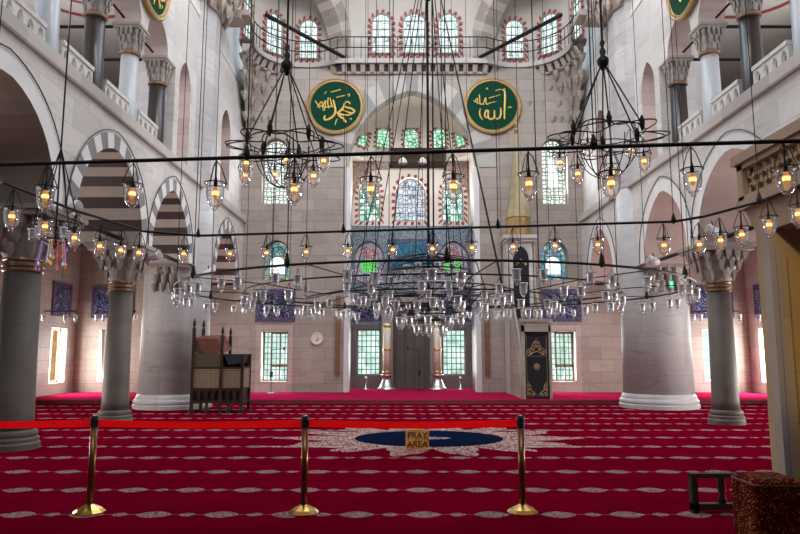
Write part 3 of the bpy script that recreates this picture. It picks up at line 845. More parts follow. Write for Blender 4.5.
# gallery columns
def gal_column(mat):
    c = thing('gallery_column', '', 'column')
    MB().lathe([(.26, 0), (.26, .08), (.215, .12), (.21, .16), (.19, 1.76)], 20).build('shaft', mat, c, True)
    MB().lathe([(.20, 1.76), (.23, 1.78), (.23, 1.83), (.205, 1.86)], 20).build('neck_ring', 'bronze', c)
    m = MB(); capital(m, 1.83, 2.46, .19, .28); m.build('capital', 'capital_stone', c); return c
gd = gal_column('dark_marble'); gp = gal_column('pale_marble'); used = set()
ordn = ('nearest', 'second', 'third', 'fourth')
for s, nm in ((-1, 'left'), (1, 'right')):
    for k, y in enumerate((10.72, 12.42, 14.12, 15.82)):
        src, cn = ((gp, 'pale bluish'), (gd, 'polished black'))[k % 2]
        lab = '%s marble column on the %s gallery, %s one' % (cn, nm, ('the nearer', 'the nearer', 'the farther', 'the farther')[k])
        loc = (AX + s * 6.62, y, 6.49)
        if src not in used: used.add(src); src.location = loc; src['label'] = lab
        else: dup(src, loc, None, lab)
    for k, y in enumerate((12.6, 15.6)):
        dup(gd, (AX + s * 9.4, y, 6.49), None, 'dark column deep inside the %s gallery, behind the %s' % (nm, 'nearer black column' if k == 0 else 'farther black column'))
# balustrades
def balustrade(w, n):
    root = thing('balustrade', '', 'balustrade')
    m = MB(); m.box(-.06, .06, -w / 2, w / 2, .53, .61); m.build('top_rail', 'stone_white', root)
    m = MB(); m.box(-.06, .06, -w / 2, w / 2, 0, .10); m.build('bottom_rail', 'stone_white', root)
    m = MB(); T0 = lambda u, v, q: (q - .035, u, v)
    hs = [opening(-w / 2 + w * (k + .5) / n, w / n * .30, .13, .34, .48, 6) for k in range(n)]
    wall(m, T0, -w / 2, w / 2, .10, .53, .07, hs); m.build('pierced_slab', 'stone_white', root)
    return root
bal = None
for s, nm in ((-1, 'left'), (1, 'right')):
    for k, (a, b) in enumerate(((9.0, 10.72), (10.72, 12.42), (12.42, 14.12), (14.12, 15.82))):
        lab = 'white pierced marble balustrade of the %s gallery %s' % (nm, ('nearest, before the nearer pale column', 'between the nearer pale and black columns', 'between the nearer black and farther pale columns', 'between the farther pale and black columns')[k])
        loc = (AX + s * 6.5, (a + b) / 2, 6.49)
        if bal is None: bal = balustrade(1.16, 4); bal.location = loc; bal['label'] = lab
        else: dup(bal, loc, None, lab)
# tie beams
tb = MB(); 
def tie(p, q, lab, r=.05):
    m = MB(); p, q = Vector(p), Vector(q); m.tube([p, q], r, 4); o = m.build('tie_beam', 'iron', loc=tuple((p + q) / 2)); tag(o, lab, 'tie beam')
for s, nm in ((-1, 'left'), (1, 'right')):
    for y, w in ((14.6, 'slender column'), (10.9, 'nearest thick column')):
        tie((AX + s * 7.5, y, 3.98), (AX + s * 12.1, y, 3.98), 'dark tie beam crossing the %s aisle from the %s' % (nm, w))
    tie((AX + s * 6.5, 11.5, 4.0), (AX + s * 6.5, 14.0, 4.0), 'dark tie beam across the large %s arch between the columns' % nm)
    tie((AX + s * 6.5, 15.2, 4.0), (AX + s * 6.5, 17.6, 4.0), 'dark tie beam from the %s slender column to the pier' % nm)
    for k, (a, b) in enumerate(((9.4, 10.3), (11.1, 12.0), (12.8, 13.7), (14.5, 15.4))):
        tie((AX + s * 6.62, a, 8.98), (AX + s * 6.62, b, 8.98), 'thin dark tie bar in the %s gallery arch, %s from the front' % (nm, ordn[k]), .035)
    for k, y in enumerate((10.72, 12.42, 14.12, 15.82)):
        tie((AX + s * 7.05, y, 8.98), (AX + s * 12.1, y, 8.98), 'dark bar crossing the %s gallery behind the %s column' % (nm, ('nearer pale', 'nearer black', 'farther pale', 'farther black')[k]), .045)
# piers
for s, nm in ((-1, 'left'), (1, 'right')):
    p = thing('marble_pier', 'massive round pale marble pier on the %s of the nave' % nm, 'pier', (AX + s * 6.9, 18.8, 0))
    MB().lathe([(.955, .38), (.925, 3.0), (.91, 6.6)], 40).build('shaft', 'marble', p, True)
    MB().lathe([(1.30, 6.3), (1.30, 12.5)], 16, (s * .38, 0, 0)).build('upper_shaft', 'marble', p)
    MB().lathe([(1.07, 0), (1.08, .10), (1.04, .13), (1.065, .17), (1.06, .22), (1.01, .27), (1.0, .33), (.955, .40)], 40).build('base', 'marble', p)
    m = MB()
    for t in range(4):
        R0 = 1.02 + .17 * t; z = 11.75 + .40 * t; cnt = 18 + 2 * t
        m.lathe([(R0 - .02, z), (R0 + .16, z + .42)], 32)
        for k in range(cnt):
            a = 2 * PI * (k + .5 * (t % 2)) / cnt
            m.lathe([(.02, -.06), (.12, .14), (.15, .34), (.15, .42)], 6, ((R0 + .14) * math.cos(a), (R0 + .14) * math.sin(a), z))
    m.lathe([(1.72, 13.35), (1.78, 13.45), (1.78, 13.65)], 32)
    m.box(-s * 1.2 - .42, -s * 1.2 + .42, .8, 1.5, 12.25, 12.42); m.box(-s * 1.05 - .32, -s * 1.05 + .32, .7, 1.35, 12.1, 12.25)
    m.build('corbel_crown', 'stone', p)
    # muqarnas corbels where the arcade lands on the pier
    m = MB()
    for t in range(3):
        for k in range(5 - t):
            yy = -.93 - .06 * t; xx = -s * (-.55 + .36 * k + .1 * t)
            m.lathe([(.02, 0), (.07, .10), (.085, .22), (.085, .26)], 6, (xx * .62, yy, 3.18 + .23 * t))
    m.box(-.62, .62, -1.12, -.85, 3.86, 3.95); m.build('corbels', 'stone', p)
# rear gallery above the viewer, rear wall, nave roof edge over the near bays
mb = MB(); mb.box(-12, 13, -6, 2.6, 4.1, 4.3); struct(mb.build('ceiling_rear_gallery', 'plaster'))
mb = MB(); mb.box(-12.2, 13.1, -6.3, -6.0, 0, 12); struct(mb.build('wall_rear', 'stone'))
mb = MB(); mb.box(-6.2, 7.1, -6, 14.5, 17.2, 17.5); struct(mb.build('ceiling_nave', 'plaster'))

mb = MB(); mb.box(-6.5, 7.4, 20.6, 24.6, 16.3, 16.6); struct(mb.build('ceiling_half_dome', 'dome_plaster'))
# ------------------------------------------------------------------ medallions
def strokes(mb, data, R, cx, cy, r0, y=-.075):
    for pts, w in data:
        P = [((x - cx) / 195 * R, y, (cy - yy) / 195 * R) for x, yy in pts]
        if len(P) > 2: P = smooth_path(P)
        n = len(P); mb.tube(P, [w * R * r0 * (.55 + .45 * math.sin(PI * (i + .6) / (n + .2))) for i in range(n)], 6)
def smooth_path(P, k=4):
    out = []
    for i in range(len(P) - 1):
        p0, p1, p2, p3 = (Vector(P[max(0, i - 1)]), Vector(P[i]), Vector(P[i + 1]), Vector(P[min(len(P) - 1, i + 2)]))
        for j in range(k):
            t = j / k
            out.append(.5 * ((2 * p1) + (p2 - p0) * t + (2 * p0 - 5 * p1 + 4 * p2 - p3) * t * t + (3 * p1 - p0 - 3 * p2 + p3) * t ** 3))
    out.append(Vector(P[-1])); return out
MUH = [([(330, 252), (318, 236), (298, 240), (290, 262), (306, 276), (338, 284), (360, 302), (338, 314), (306, 304), (275, 290)], 1.5),
       ([(292, 258), (278, 285), (258, 306), (240, 314)], 1.6),
       ([(216, 222), (224, 255), (232, 292), (226, 325), (200, 350), (172, 362), (158, 352), (164, 330)], 1.7),
       ([(304, 376), (288, 352), (266, 342), (250, 318), (276, 326), (318, 328), (356, 312)], 1.6), ([(286, 352), (302, 380)], 1.8),
       ([(96, 228), (112, 252), (130, 280)], .9), ([(112, 272), (140, 236), (152, 298)], .9), ([(150, 262), (166, 226), (160, 296)], .9),
       ([(184, 206), (180, 246), (190, 282)], 1.0), ([(104, 246), (140, 266), (180, 272), (214, 262)], .9), ([(196, 208), (204, 250), (214, 276)], .9),
       ([(200, 168), (266, 150)], .9), ([(236, 206), (298, 190)], .9), ([(310, 190), (320, 180), (326, 192), (316, 198)], .7),
       ([(246, 352), (238, 366), (232, 396)], .7), ([(158, 182), (170, 164)], .6), ([(325, 352), (340, 350), (336, 360)], .6)]
ALL = [([(338, 160), (350, 172), (350, 230), (346, 300), (344, 362)], 1.5), ([(330, 160), (354, 152)], .9),
       ([(320, 284), (322, 322), (312, 352), (292, 362), (280, 344), (278, 300)], 1.5), ([(279, 340), (266, 360), (246, 362), (236, 342), (240, 300)], 1.4),
       ([(236, 344), (222, 352), (214, 328), (228, 300), (240, 322)], 1.3), ([(186, 288), (180, 318), (186, 348), (200, 366)], 1.1),
       ([(148, 246), (166, 216), (168, 258)], .8), ([(180, 192), (184, 260)], .9), ([(186, 262), (206, 252), (222, 212), (226, 258), (250, 250), (292, 240)], .9),
       ([(140, 232), (170, 250), (212, 262)], .7), ([(244, 216), (318, 194)], .8), ([(284, 166), (322, 154)], .8), ([(228, 156), (232, 146), (238, 156)], .8), ([(368, 286), (380, 278), (396, 282)], .8)]
def medallion(name, label, loc, R, data, cx, cy, rot=None):
    t = thing(name, label, 'medallion', loc)
    if rot is not None: t.rotation_euler = rot
    n = 48
    def circ(r, y): return [(r * math.cos(2 * PI * k / n), y, r * math.sin(2 * PI * k / n)) for k in range(n)]
    MB().prism(circ(R * .90, -.06), circ(R * .90, 0)).build('disc', 'green', t)
    m = MB()
    for (ra, ya), (rb, yb) in zip([(.85, -.06), (.87, -.11), (.92, -.10), (.95, -.12), (1.0, -.09), (1.0, 0)], [(.87, -.11), (.92, -.10), (.95, -.12), (1.0, -.09), (1.0, 0), (.9, 0)]):
        m.band(circ(R * ra, ya), circ(R * rb, yb), 0, True)
    m.build('frame', 'gold_frame', t)
    m = MB(); strokes(m, data, R, cx, cy, .026); m.build('calligraphy', 'gold_paint', t)
    return t
medallion('calligraphy_medallion', 'round green medallion with thick flowing gold script, left of the apse arch', (-2.42, QY - .02, 10.68), 1.10, MUH, 232, 265)
medallion('calligraphy_medallion', 'round green medallion with upright gold script, right of the apse arch', (3.46, QY - .02, 10.70), 1.10, ALL, 265, 268)
for s, nm in ((-1, 'left'), (1, 'right')):
    medallion('calligraphy_medallion', 'green medallion cut by the top of the picture, on the %s gallery wall' % nm, (AX + s * 6.30, 14.35, 10.3), .95, MUH if s < 0 else ALL, 232, 265, (0, 0, s * -PI / 2))

# ------------------------------------------------------------------ minbar
mn = thing('stepped_pulpit', 'tall pale marble stepped pulpit with gilded spire and black curtained doorways', 'pulpit', (4.22, 20.3, .12))
m = MB(); m.box(-.44, -.37, -.12, .12, 0, 2.25); m.box(.37, .44, -.12, .12, 0, 2.25); m.box(-.44, .44, -.12, .12, 2.05, 2.35); m.box(-.5, .5, -.16, .16, 2.35, 2.45)
m.build('gate', 'stone', mn)
cu = MB(); 
cu.prism([(-.37, -.03, .02), (.37, -.03, .02), (.37, -.03, 2.05), (-.37, -.03, 2.05)], [(-.37, .0, .02), (.37, .0, .02), (.37, .0, 2.05), (-.37, .0, 2.05)])
cur = cu.build('curtain', 'black_cloth', mn)
g = MB()
pts = [(-.3, 1.35), (-.26, 1.5), (-.16, 1.55), (-.1, 1.68), (0, 1.85), (.1, 1.68), (.16, 1.55), (.26, 1.5), (.3, 1.35)]
inn_ = [(-.27, 1.3), (-.2, 1.36), (-.13, 1.4), (-.07, 1.42), (0, 1.45), (.07, 1.42), (.13, 1.4), (.2, 1.36), (.27, 1.3)]
def scroll(cx_, cz_, R_, a0, turns, sg_):
    g.tube([(cx_ + R_ * (1 - t * .85) * math.cos(a0 + sg_ * t * turns * 2 * PI), -.038, cz_ + R_ * (1 - t * .85) * math.sin(a0 + sg_ * t * turns * 2 * PI)) for t in [q / 14 for q in range(15)]], .010, 4)
g.tube([(x, -.038, z) for x, z in pts], .012, 4); g.tube([(x, -.038, z) for x, z in inn_], .012, 4)
for sx in (-1, 1):
    for (x, z, r_s) in ((.22, 1.42, .05), (.12, 1.5, .06), (.05, 1.6, .05), (.04, 1.72, .04), (.17, 1.36, .03)): scroll(sx * x, z, r_s, PI / 2, 1.3, sx)
    for (x, z, r_s) in ((.24, .16, .06), (.25, .29, .05), (.13, .14, .05), (.27, .40, .035)): scroll(sx * x, z, r_s, -PI / 2, 1.3, sx)
    g.tube([(sx * .30, -.038, .52), (sx * .22, -.038, .42), (sx * .19, -.038, .25), (sx * .10, -.038, .2), (sx * .04, -.038, .1)], .012, 4)
g.tube([(.085 * math.cos(2 * PI * k / 16), -.038, .98 + .085 * math.sin(2 * PI * k / 16)) for k in range(16)], .010, 4, True); scroll(0, .98, .06, 0, 2, 1)
for k in range(2): g.tube([(x * .9, -.036, 1.30 - .0 + .0 * k) for x, z in ((-.27, 0), (.27, 0))], .006, 4)
g.tube([(-.31, -.035, .08), (-.31, -.035, 1.98), (.31, -.035, 1.98), (.31, -.035, .08)], .008, 4, True)
g.build('embroidery', 'gilt_cloth', cur)
m = MB()      # flanks of the stair
for sx in (-.42, .42):
    q = [(.1, 0), (2.2, 0), (2.2, 3.0), (1.95, 3.0), (.1, .55)]
    m.prism([(sx - .05, y, z) for y, z in q], [(sx + .05, y, z) for y, z in q])
m.build('flanks', 'stone', mn)
m = MB()
for k in range(10): m.box(-.37, .37, .15 + k * .19, 2.2, .25 * k, .25 * (k + 1))
m.build('steps', 'stone', mn)
for sx in (-.42, .42):
    q = [(.1, .62), (.1, 1.3), (1.95, 3.75), (1.95, 3.05)]
    MB().prism([(sx - .03, y, z) for y, z in q], [(sx + .03, y, z) for y, z in q]).build('stair_rail', 'stone', mn)
m = MB()      # canopy tower
TW = [(-.47, 2.1), (.47, 2.1)]
Tm = lambda u, v, w: (u, 2.15 + w, v)
wall(m, Tm, -.45, .45, 2.9, 5.35, .08, [opening(0, .28, 2.95, 4.65, 5.1)])
for sx in (-1, 1): m.box(sx * .45 - .04, sx * .45 + .04, 2.15, 2.95, 0, 5.35)
m.box(-.45, .45, 2.87, 2.95, 0, 5.35); m.box(-.60, .60, 1.98, 3.05, 5.35, 5.47); m.box(-.52, .52, 2.05, 3.0, 5.25, 5.35)
m.build('canopy', 'stone_white', mn)
m = MB(); q = opening(0, .27, 2.95, 4.65, 5.08); m.prism([(u, 2.18, v) for u, v in q], [(u, 2.21, v) for u, v in q]); uc = m.build('curtain', 'black_cloth', mn)
m = MB(); 
for k in range(5): m.lathe([(.01, -.05), (.05, 0), (.01, .07)], 6, (-.16 + .08 * k, 2.165, 4.45 + .12 * (2 - abs(k - 2)) * .6))
m.build('embroidery', 'gilt_cloth', uc)
MB().lathe([(.44, 5.47), (.44, 6.12), (.47, 6.15)], 8, (0, 2.5, 0)).build('gilded_drum', 'gold_frame', mn)
MB().lathe([(.46, 6.15), (.30, 7.0), (.16, 8.2), (.03, 9.3)], 8, (0, 2.5, 0)).build('spire', plain('spire_gilt', (.33, .27, .15), .5, .15, var=.2, vscale=4), mn)
MB().lathe([(.03, 9.25), (.10, 9.4), (.03, 9.5), (.08, 9.62), (.02, 9.75), (.01, 10.0)], 10, (0, 2.5, 0)).build('finial', 'gold_frame', mn)

# ------------------------------------------------------------------ wooden preacher's kiosk at left
k = kiosk = thing('lattice_kiosk', 'dark carved wooden preacher seat with lattice sides and small red roof before the pier', 'pulpit', (-4.70, 17.35, 0))
W0, D0 = .64, .40
m = MB()
for x in (-W0, .10, W0):
    for y in (-D0, D0): m.box(x - .035, x + .035, y - .035, y + .035, 0, {-W0: 2.15, .10: 1.75, W0: 1.5}[x])
m.build('posts', 'wood_dark', k)
for x in (-W0, .10):
    for y in (-D0, D0):
        h = 2.15 if x < 0 else 1.95
        MB().lathe([(.045, h - .25), (.045, h - .05), (.05, h), (.02, h + .06), (.045, h + .12), (.03, h + .18), (.005, h + .28)], 8, (x, y, 0)).build('finial', 'wood_dark', k)
m = MB()
for z in (.28, .62, 1.15): m.box(-W0, W0, -D0 - .03, -D0 + .03, z - .025, z + .025); m.box(-W0, W0, D0 - .03, D0 + .03, z - .025, z + .025)
for z in (.28, .62, 1.15):
    for x in (-W0, W0): m.box(x - .03, x + .03, -D0, D0, z - .025, z + .025)
m.build('rails', 'wood_dark', k)
for nm, x0, x1, z0, z1, mt in (('lattice_panel', -W0, .10, .62, 1.15, 'lattice'), ('lattice_panel', .10, W0, .62, 1.15, 'lattice'), ('lattice_panel', -W0, .10, 1.15, 1.55, 'lattice_dark')):
    m = MB(); m.box(x0 + .03, x1 - .03, -D0 - .012, -D0 + .012, z0 + .02, z1 - .02); m.build(nm, mt, k)
m = MB(); m.box(W0 - .012, W0 + .012, -D0 + .03, D0 - .03, .64, 1.13); m.build('side_lattice', 'lattice', k); m = MB(); m.box(-W0 - .012, -W0 + .012, -D0 + .03, D0 - .03, .64, 1.5); m.build('side_lattice', 'lattice', k)
m = MB()     # arcaded lower register
Tk = lambda u, v, w: (u, -D0 + w - .01, v)
wall(m, Tk, -W0, W0, .30, .60, .03, [opening(-W0 + 2 * W0 * (q + .5) / 7, .06, .32, .46, .56, 5) for q in range(7)]); m.build('arcade', 'wood_dark', k)
m = MB(); m.box(-W0 + .02, W0 - .02, -D0 + .06, D0 - .04, .27, .60); m.build('lower_body', 'black', k)
m = MB(); m.box(-W0 + .03, W0 - .03, D0 - .03, D0 - .01, .62, 1.5); m.build('back_panel', 'wood_dark', k)
m = MB(); m.prism([(-W0 + .02, -D0 - .02, 1.9), (-.05, -D0 - .02, 1.9), (.16, -D0 - .02, 1.55), (-.35, -D0 - .02, 1.5)][::1], [(-W0 + .02, D0, 2.0), (-.05, D0, 2.0), (.16, D0, 1.62), (-.35, D0, 1.58)])
m.build('roof', 'roof_red', k)
m = MB(); q = [(-W0 + .03, 1.55), (.08, 1.55), (-.35, 1.5), (-W0 + .03, 1.95)]; m.prism([(x, -D0 + .0, z) for x, z in q], [(x, -D0 + .02, z) for x, z in q]); m.build('side_board', 'lattice_dark', k)
m = MB(); m.prism([(.14, -D0 - .01, 1.5), (W0 - .03, -D0 - .01, 1.5), (W0 - .06, -D0 - .01, 1.28), (.28, -D0 - .01, 1.22)], [(.14, D0, 1.5), (W0 - .03, D0, 1.5), (W0 - .06, D0, 1.28), (.28, D0, 1.22)]); m.build('seat_cushion', 'navy_cloth', k)
for x in (-W0, -.25, .3, W0): MB().lathe([(.05, 0), (.07, .08), (.03, .2), (.05, .28)], 8, (x, -D0, 0)).build('foot', 'wood_dark', k)

# ------------------------------------------------------------------ foreground lodge pillar at right
ld = thing('muezzin_lodge', 'warm yellow stone pillar carrying a pierced stone balcony at the right edge', 'lodge', (3.41, 5.95, 0))
m = MB(); m.box(.06, .9, 0, .30, 0, 2.72); m.build('pillar', 'lodge_stone', ld)
m = MB(); m.box(.01, .06, .0, .12, 0, 2.72); m.box(.06, .085, -.015, .0, 0, 2.55); m.build('pillar_edge', 'lodge_edge', ld)
m = MB(); m.box(.16, .9, -.025, 0, 0, 2.45); m.build('inset_panel', 'lodge_panel', ld)
m = MB()
q = [(.30, 2.35), (.62, 2.72), (.75, 2.95), (.0, 2.95), (.0, 2.72), (.22, 2.5)]
m.prism([(.05, y, z) for y, z in ((.15, 2.45), (.30, 2.78), (.44, 2.98), (-.9, 2.98), (-.9, 2.72), (.0, 2.72))], [(.9, y, z) for y, z in ((.15, 2.45), (.30, 2.78), (.44, 2.98), (-.9, 2.98), (-.9, 2.72), (.0, 2.72))])
m.build('bracket', 'lodge_balcony', ld)
Tl = lambda u, v, w: (.02 + w, u, v)
m = MB()     # carved balcony front, facing the nave
Y0, Y1 = -1.6, .46
m.box(-.03, .12, Y0, Y1, 2.98, 3.07); m.box(-.05, .14, Y0, Y1 + .02, 3.44, 3.54); m.box(.0, .10, Y0, Y1, 3.07, 3.12); m.box(0, .10, Y0, Y1, 3.39, 3.44)
m.box(0, .10, Y1 - .10, Y1, 3.07, 3.44); m.box(0, .10, Y1 - 1.25, Y1 - 1.15, 3.07, 3.44)
m.build('balcony_frame', 'lodge_balcony', ld)
m = MB(); hx = .105
def hexring(cy, cz, R, r):
    P = [(cy + R * math.cos(PI / 3 * k + PI / 6), cz + R * math.sin(PI / 3 * k + PI / 6)) for k in range(6)]
    m.tube([(.05, y, z) for y, z in P], r, 5, True)
for j in range(3):
    for kx in range(15):
        cy_ = Y1 - .2 - kx * .135 - (.0675 if j % 2 else 0); cz_ = 3.165 + .09 * j
        if cy_ > Y0 + .1: hexring(cy_, cz_, .075, .016)
m.box(.085, .10, Y0, Y1 - .05, 3.10, 3.42)
m.build('pierced_screen', 'lodge_balcony', ld)
m = MB(); m.box(.10, 2.2, Y0, Y1 - .1, 2.99, 3.06); m.box(.10, 2.2, Y1 - .1, Y1, 2.99, 3.5); m.build('balcony_floor', 'lodge_balcony', ld)

# low dark wooden rail and the patterned pouf beside the pillar
r_ = thing('wooden_rail', 'low dark wooden rail with turned uprights beside the yellow pillar', 'rail', (2.9, 6.72, 0))
m = MB(); m.box(0, 1.2, -.035, .035, .34, .38); m.build('top_rail', 'wood_dark', r_)
m = MB(); m.box(0, 1.2, -.04, .04, .03, .09); m.build('bottom_rail', 'wood_dark', r_)
m = MB(); m.box(0, .06, -.04, .04, 0, .36); m.build('post', 'wood_dark', r_)
for x in (.31, .62, .93): MB().lathe([(.03, .09), (.05, .11), (.025, .16), (.04, .24), (.03, .30), (.055, .34)], 10, (x, 0, 0)).build('baluster', 'wood_dark', r_, True)
p = thing('patterned_pouf', 'dark red box pouf with gold speckled cloth at the foot of the yellow pillar', 'pouf', (3.03, 5.55, 0))
m = MB()
ring_ = []
def rr_(hw, rd, z, n=5):
    P = []
    for cx_, cy_, a0 in ((hw - rd, hw - rd, 0), (-hw + rd, hw - rd, 90), (-hw + rd, -hw + rd, 180), (hw - rd, -hw + rd, 270)):
        for i in range(n): a = rad(a0 + 90 * i / (n - 1)); P.append((cx_ + rd * math.cos(a), cy_ + rd * math.sin(a), z))
    return P
lv = [rr_(.20, .05, 0), rr_(.21, .05, .05), rr_(.21, .05, .5), rr_(.20, .05, .55), rr_(.16, .04, .575)]
for a, b in zip(lv, lv[1:]): m.band(a, b, 0, True)
m.ngon(lv[-1]); m.ngon(lv[0][::-1]); m.build('body', 'speckle', p)
m = MB(); m.tube(rr_(.205, .05, .53), .01, 5, True); m.build('piping', 'roof_red', p)

# ------------------------------------------------------------------ posts and belts
def post():
    t = thing('belt_post', '', 'belt post')
    MB().lathe([(.155, 0), (.155, .012), (.12, .04), (.05, .075), (.032, .085)], 10).build('base', 'brass', t)
    MB().lathe([(.033, .08), (.033, .84)], 18).build('pole', 'dark_brass', t, True)
    MB().lathe([(.039, .83), (.039, .93), (.033, .94)], 18).build('belt_head', 'black', t)
    MB().lathe([(.022, .94), (.026, .945), (.022, .952)], 14).build('cap', 'brass', t); return t
ps = [(-3.09, 6.72), (-.955, 6.70), (1.22, 6.72)]
labs = ['leftmost brass belt post on the carpet, in front of the left column', 'middle brass belt post, left of the navy carpet medallion', 'right brass belt post at the end of the red belt']
pt = None
for (x, y), lab in zip(ps, labs):
    if pt is None: pt = post(); pt.location = (x, y, 0); pt['label'] = lab; 
    else: dup(pt, (x, y, 0), None, lab)
for (a, b, lab) in (((-5.25, 6.75), ps[0], 'red belt running left from the leftmost brass post'), (ps[0], ps[1], 'red belt stretched between the leftmost and middle brass posts'), (ps[1], ps[2], 'red belt stretched between the middle and right brass posts')):
    m = MB(); n = 10
    A, B = Vector((a[0] + .037, a[1], 0)), Vector((b[0] - .037, b[1], 0))
    up = [A.lerp(B, i / n) + Vector((0, 0, .905 - .02 * math.sin(PI * i / n))) for i in range(n + 1)]
    lo = [q - Vector((0, 0, .07)) for q in up]
    f = [q + Vector((0, .004, 0)) for q in up]; g_ = [q + Vector((0, .004, 0)) for q in lo]
    m.band(up, lo)
    c = (A + B) / 2; o = m.build('barrier_belt', 'belt', loc=(c.x, c.y, .85)); tag(o, lab, 'belt')
# sign
sg = thing('pray_area_sign', 'small orange and gold PRAY AREA sign standing on the navy medallion', 'sign', (.28, 10.75, 0))
def mat_sign():
    m, nt, out = newmat('sign_face'); tc = nt.nodes.new('ShaderNodeTexCoord')
    n = noise(nt, tc.outputs['Object'], 9, 3, .6)
    c = ramp(nt, n, [(.3, (.65, .14, .02)), (.5, (.98, .50, .09)), (.7, (1, .82, .36))]); principled(nt, out, c, .4); return m
m = MB(); m.box(-.19, .19, -.012, .012, .02, .33); m.build('board', mat_sign(), sg)
m = MB(); m.tube([(0, .01, .3), (0, .16, 0)], .01, 5); m.tube([(-.14, 0, .03), (-.14, 0, 0)], .01, 5); m.tube([(.14, 0, .03), (.14, 0, 0)], .01, 5); m.build('stand', 'black', sg)
INK = plain('sign_ink', (.10, .012, .004), .5)
for txt, z in (('PRAY', .195), ('AREA', .055)):
    cu = bpy.data.curves.new('lettering', 'FONT'); cu.body = txt; cu.size = .135; cu.align_x = 'CENTER'; cu.extrude = .002; cu.offset = .002
    o = bpy.data.objects.new('lettering', cu); COL.objects.link(o); o.parent = sg; o.location = (0, -.015, z); o.rotation_euler = (PI / 2, 0, 0)
    me = bpy.data.meshes.new_from_object(o.evaluated_get(bpy.context.evaluated_depsgraph_get())); bpy.data.objects.remove(o)
    o = bpy.data.objects.new('lettering', me); COL.objects.link(o); o.parent = sg; o.location = (0, -.015, z); o.rotation_euler = (PI / 2, 0, 0)
    me.materials.clear(); me.materials.append(INK)

# ------------------------------------------------------------------ giant candles, stands, clock
cd = thing('giant_candle', 'giant ivory candle with gold bands on silver base left of the prayer niche', 'candle', (AX - .95, 25.12, .12))
MB().lathe([(.40, 0), (.40, .04), (.30, .10), (.18, .35), (.15, .44), (.20, .50), (.24, .53), (.24, .56)], 24).build('base', 'silver', cd, True)
MB().lathe([(.15, .5), (.15, 2.45), (.11, 2.5)], 20).build('candle_body', 'candle', cd, True)
m = MB()
for z in (.6, 1.45, 2.35): m.lathe([(.155, z), (.165, z + .03), (.165, z + .07), (.155, z + .1)], 20)
m.build('gold_bands', 'gold', cd)
dup(cd, (AX + .98, 25.12, .12), None, 'giant ivory candle with gold bands on silver base right of the prayer niche')
st = thing('silver_bollard', 'small silver stand on the apse floor, left of the candles', 'stand', (AX - 1.75, 25.0, .12))
MB().lathe([(.14, 0), (.14, .03), (.04, .06), (.03, .34), (.06, .38), (.06, .44), (.02, .5)], 12).build('body', 'silver', st, True)
MB().lathe([(.05, .42), (.065, .44), (.05, .46)], 12).build('collar', 'gold', st)
dup(st, (AX + 1.85, 25.0, .12), None, 'small silver stand on the apse floor, right of the candles')
mc = thing('microphone_stand', 'thin black microphone stand beside the right giant candle', 'microphone stand', (.72, 24.7, .12))
MB().lathe([(.16, 0), (.16, .02), (.02, .04)], 12).build('base', 'black', mc)
MB().tube([(0, 0, .02), (0, 0, 1.5)], .014, 6).build('pole', 'black', mc)
MB().tube([(0, 0, 1.5), (-.42, 0, 1.53)], .012, 6).build('boom', 'black', mc)
MB().lathe([(.02, -.05), (.035, 0), (.03, .06)], 8, (-.42, 0, 1.53)).build('microphone', 'black', mc); MB().box(-.05, .05, -.04, .04, .55, .75).build('control_box', 'black', mc)
m2 = dup(mc, (-4.45, 22.8, .12), rad(180), 'black microphone stand in front of the brown casement window')
ck = thing('round_clock', 'round cream wall clock right of the brown casement window', 'clock', (-2.98, QY, 2.02))
m = MB(); n = 32
def circ(r, y): return [(r * math.cos(2 * PI * k / n), y, r * math.sin(2 * PI * k / n)) for k in range(n)]
m.band(circ(.19, -.03), circ(.20, -.07), 0, True); m.band(circ(.20, -.07), circ(.225, -.06), 0, True); m.band(circ(.225, -.06), circ(.225, -.004), 0, True); m.build('rim', 'cream', ck)
MB().prism(circ(.20, -.035), circ(.20, -.004)).build('dial', 'wax_white', ck)
m = MB(); m.box(-.006, .006, -.045, -.04, 0, .12); m.box(0, .15, -.045, -.04, -.006, .006)
m.box(-.05, .05, -.04, -.036, -.085, -.05); m.build('hands', 'black', ck)
sp = thing('loudspeaker', '', 'loudspeaker')
m = MB(); m.lathe([(.05, -.14), (.07, -.13), (.10, .12), (.09, .14)], 12); m.build('body', 'white_plastic', sp, True)
MB().lathe([(.085, .14), (.075, .15), (.02, .152)], 12).build('grille', 'frame_grey', sp)
MB().tube([(0, .09, 0), (0, .22, .02)], .012, 5).build('bracket', 'iron', sp)
SPK = [(-5.60, 10.9, 4.02, 70, 'white horn loudspeaker on the near left column capital'), (-5.55, 14.6, 3.70, 60, 'white loudspeaker by the left slender column capital'), (-5.35, 18.0, 3.75, 70, 'white loudspeaker on the left pier under the striped arch'),
       (6.15, 15.6, 3.75, -70, 'white loudspeaker left of the right column capital'), (6.22, 12.7, 3.95, -70, 'white loudspeaker right above the right column capital'), (5.9, 18.2, 3.35, -70, 'white loudspeaker on the right pier')]
for i, (x, y, z, a, lab) in enumerate(SPK):
    o = sp if i == 0 else dup(sp, (x, y, z), None, lab)
    o.location = (x, y, z); o['label'] = lab; o.rotation_euler = (rad(75), rad(18 if a > 0 else -18), rad(a))
ex = exs = thing('exit_sign', 'small glowing green exit sign left of the right column capital', 'sign', (6.0, 14.3, 3.05))
m = MB(); m.box(-.07, .07, -.015, .015, -.11, .11); m.build('plate', 'exit_green', ex)
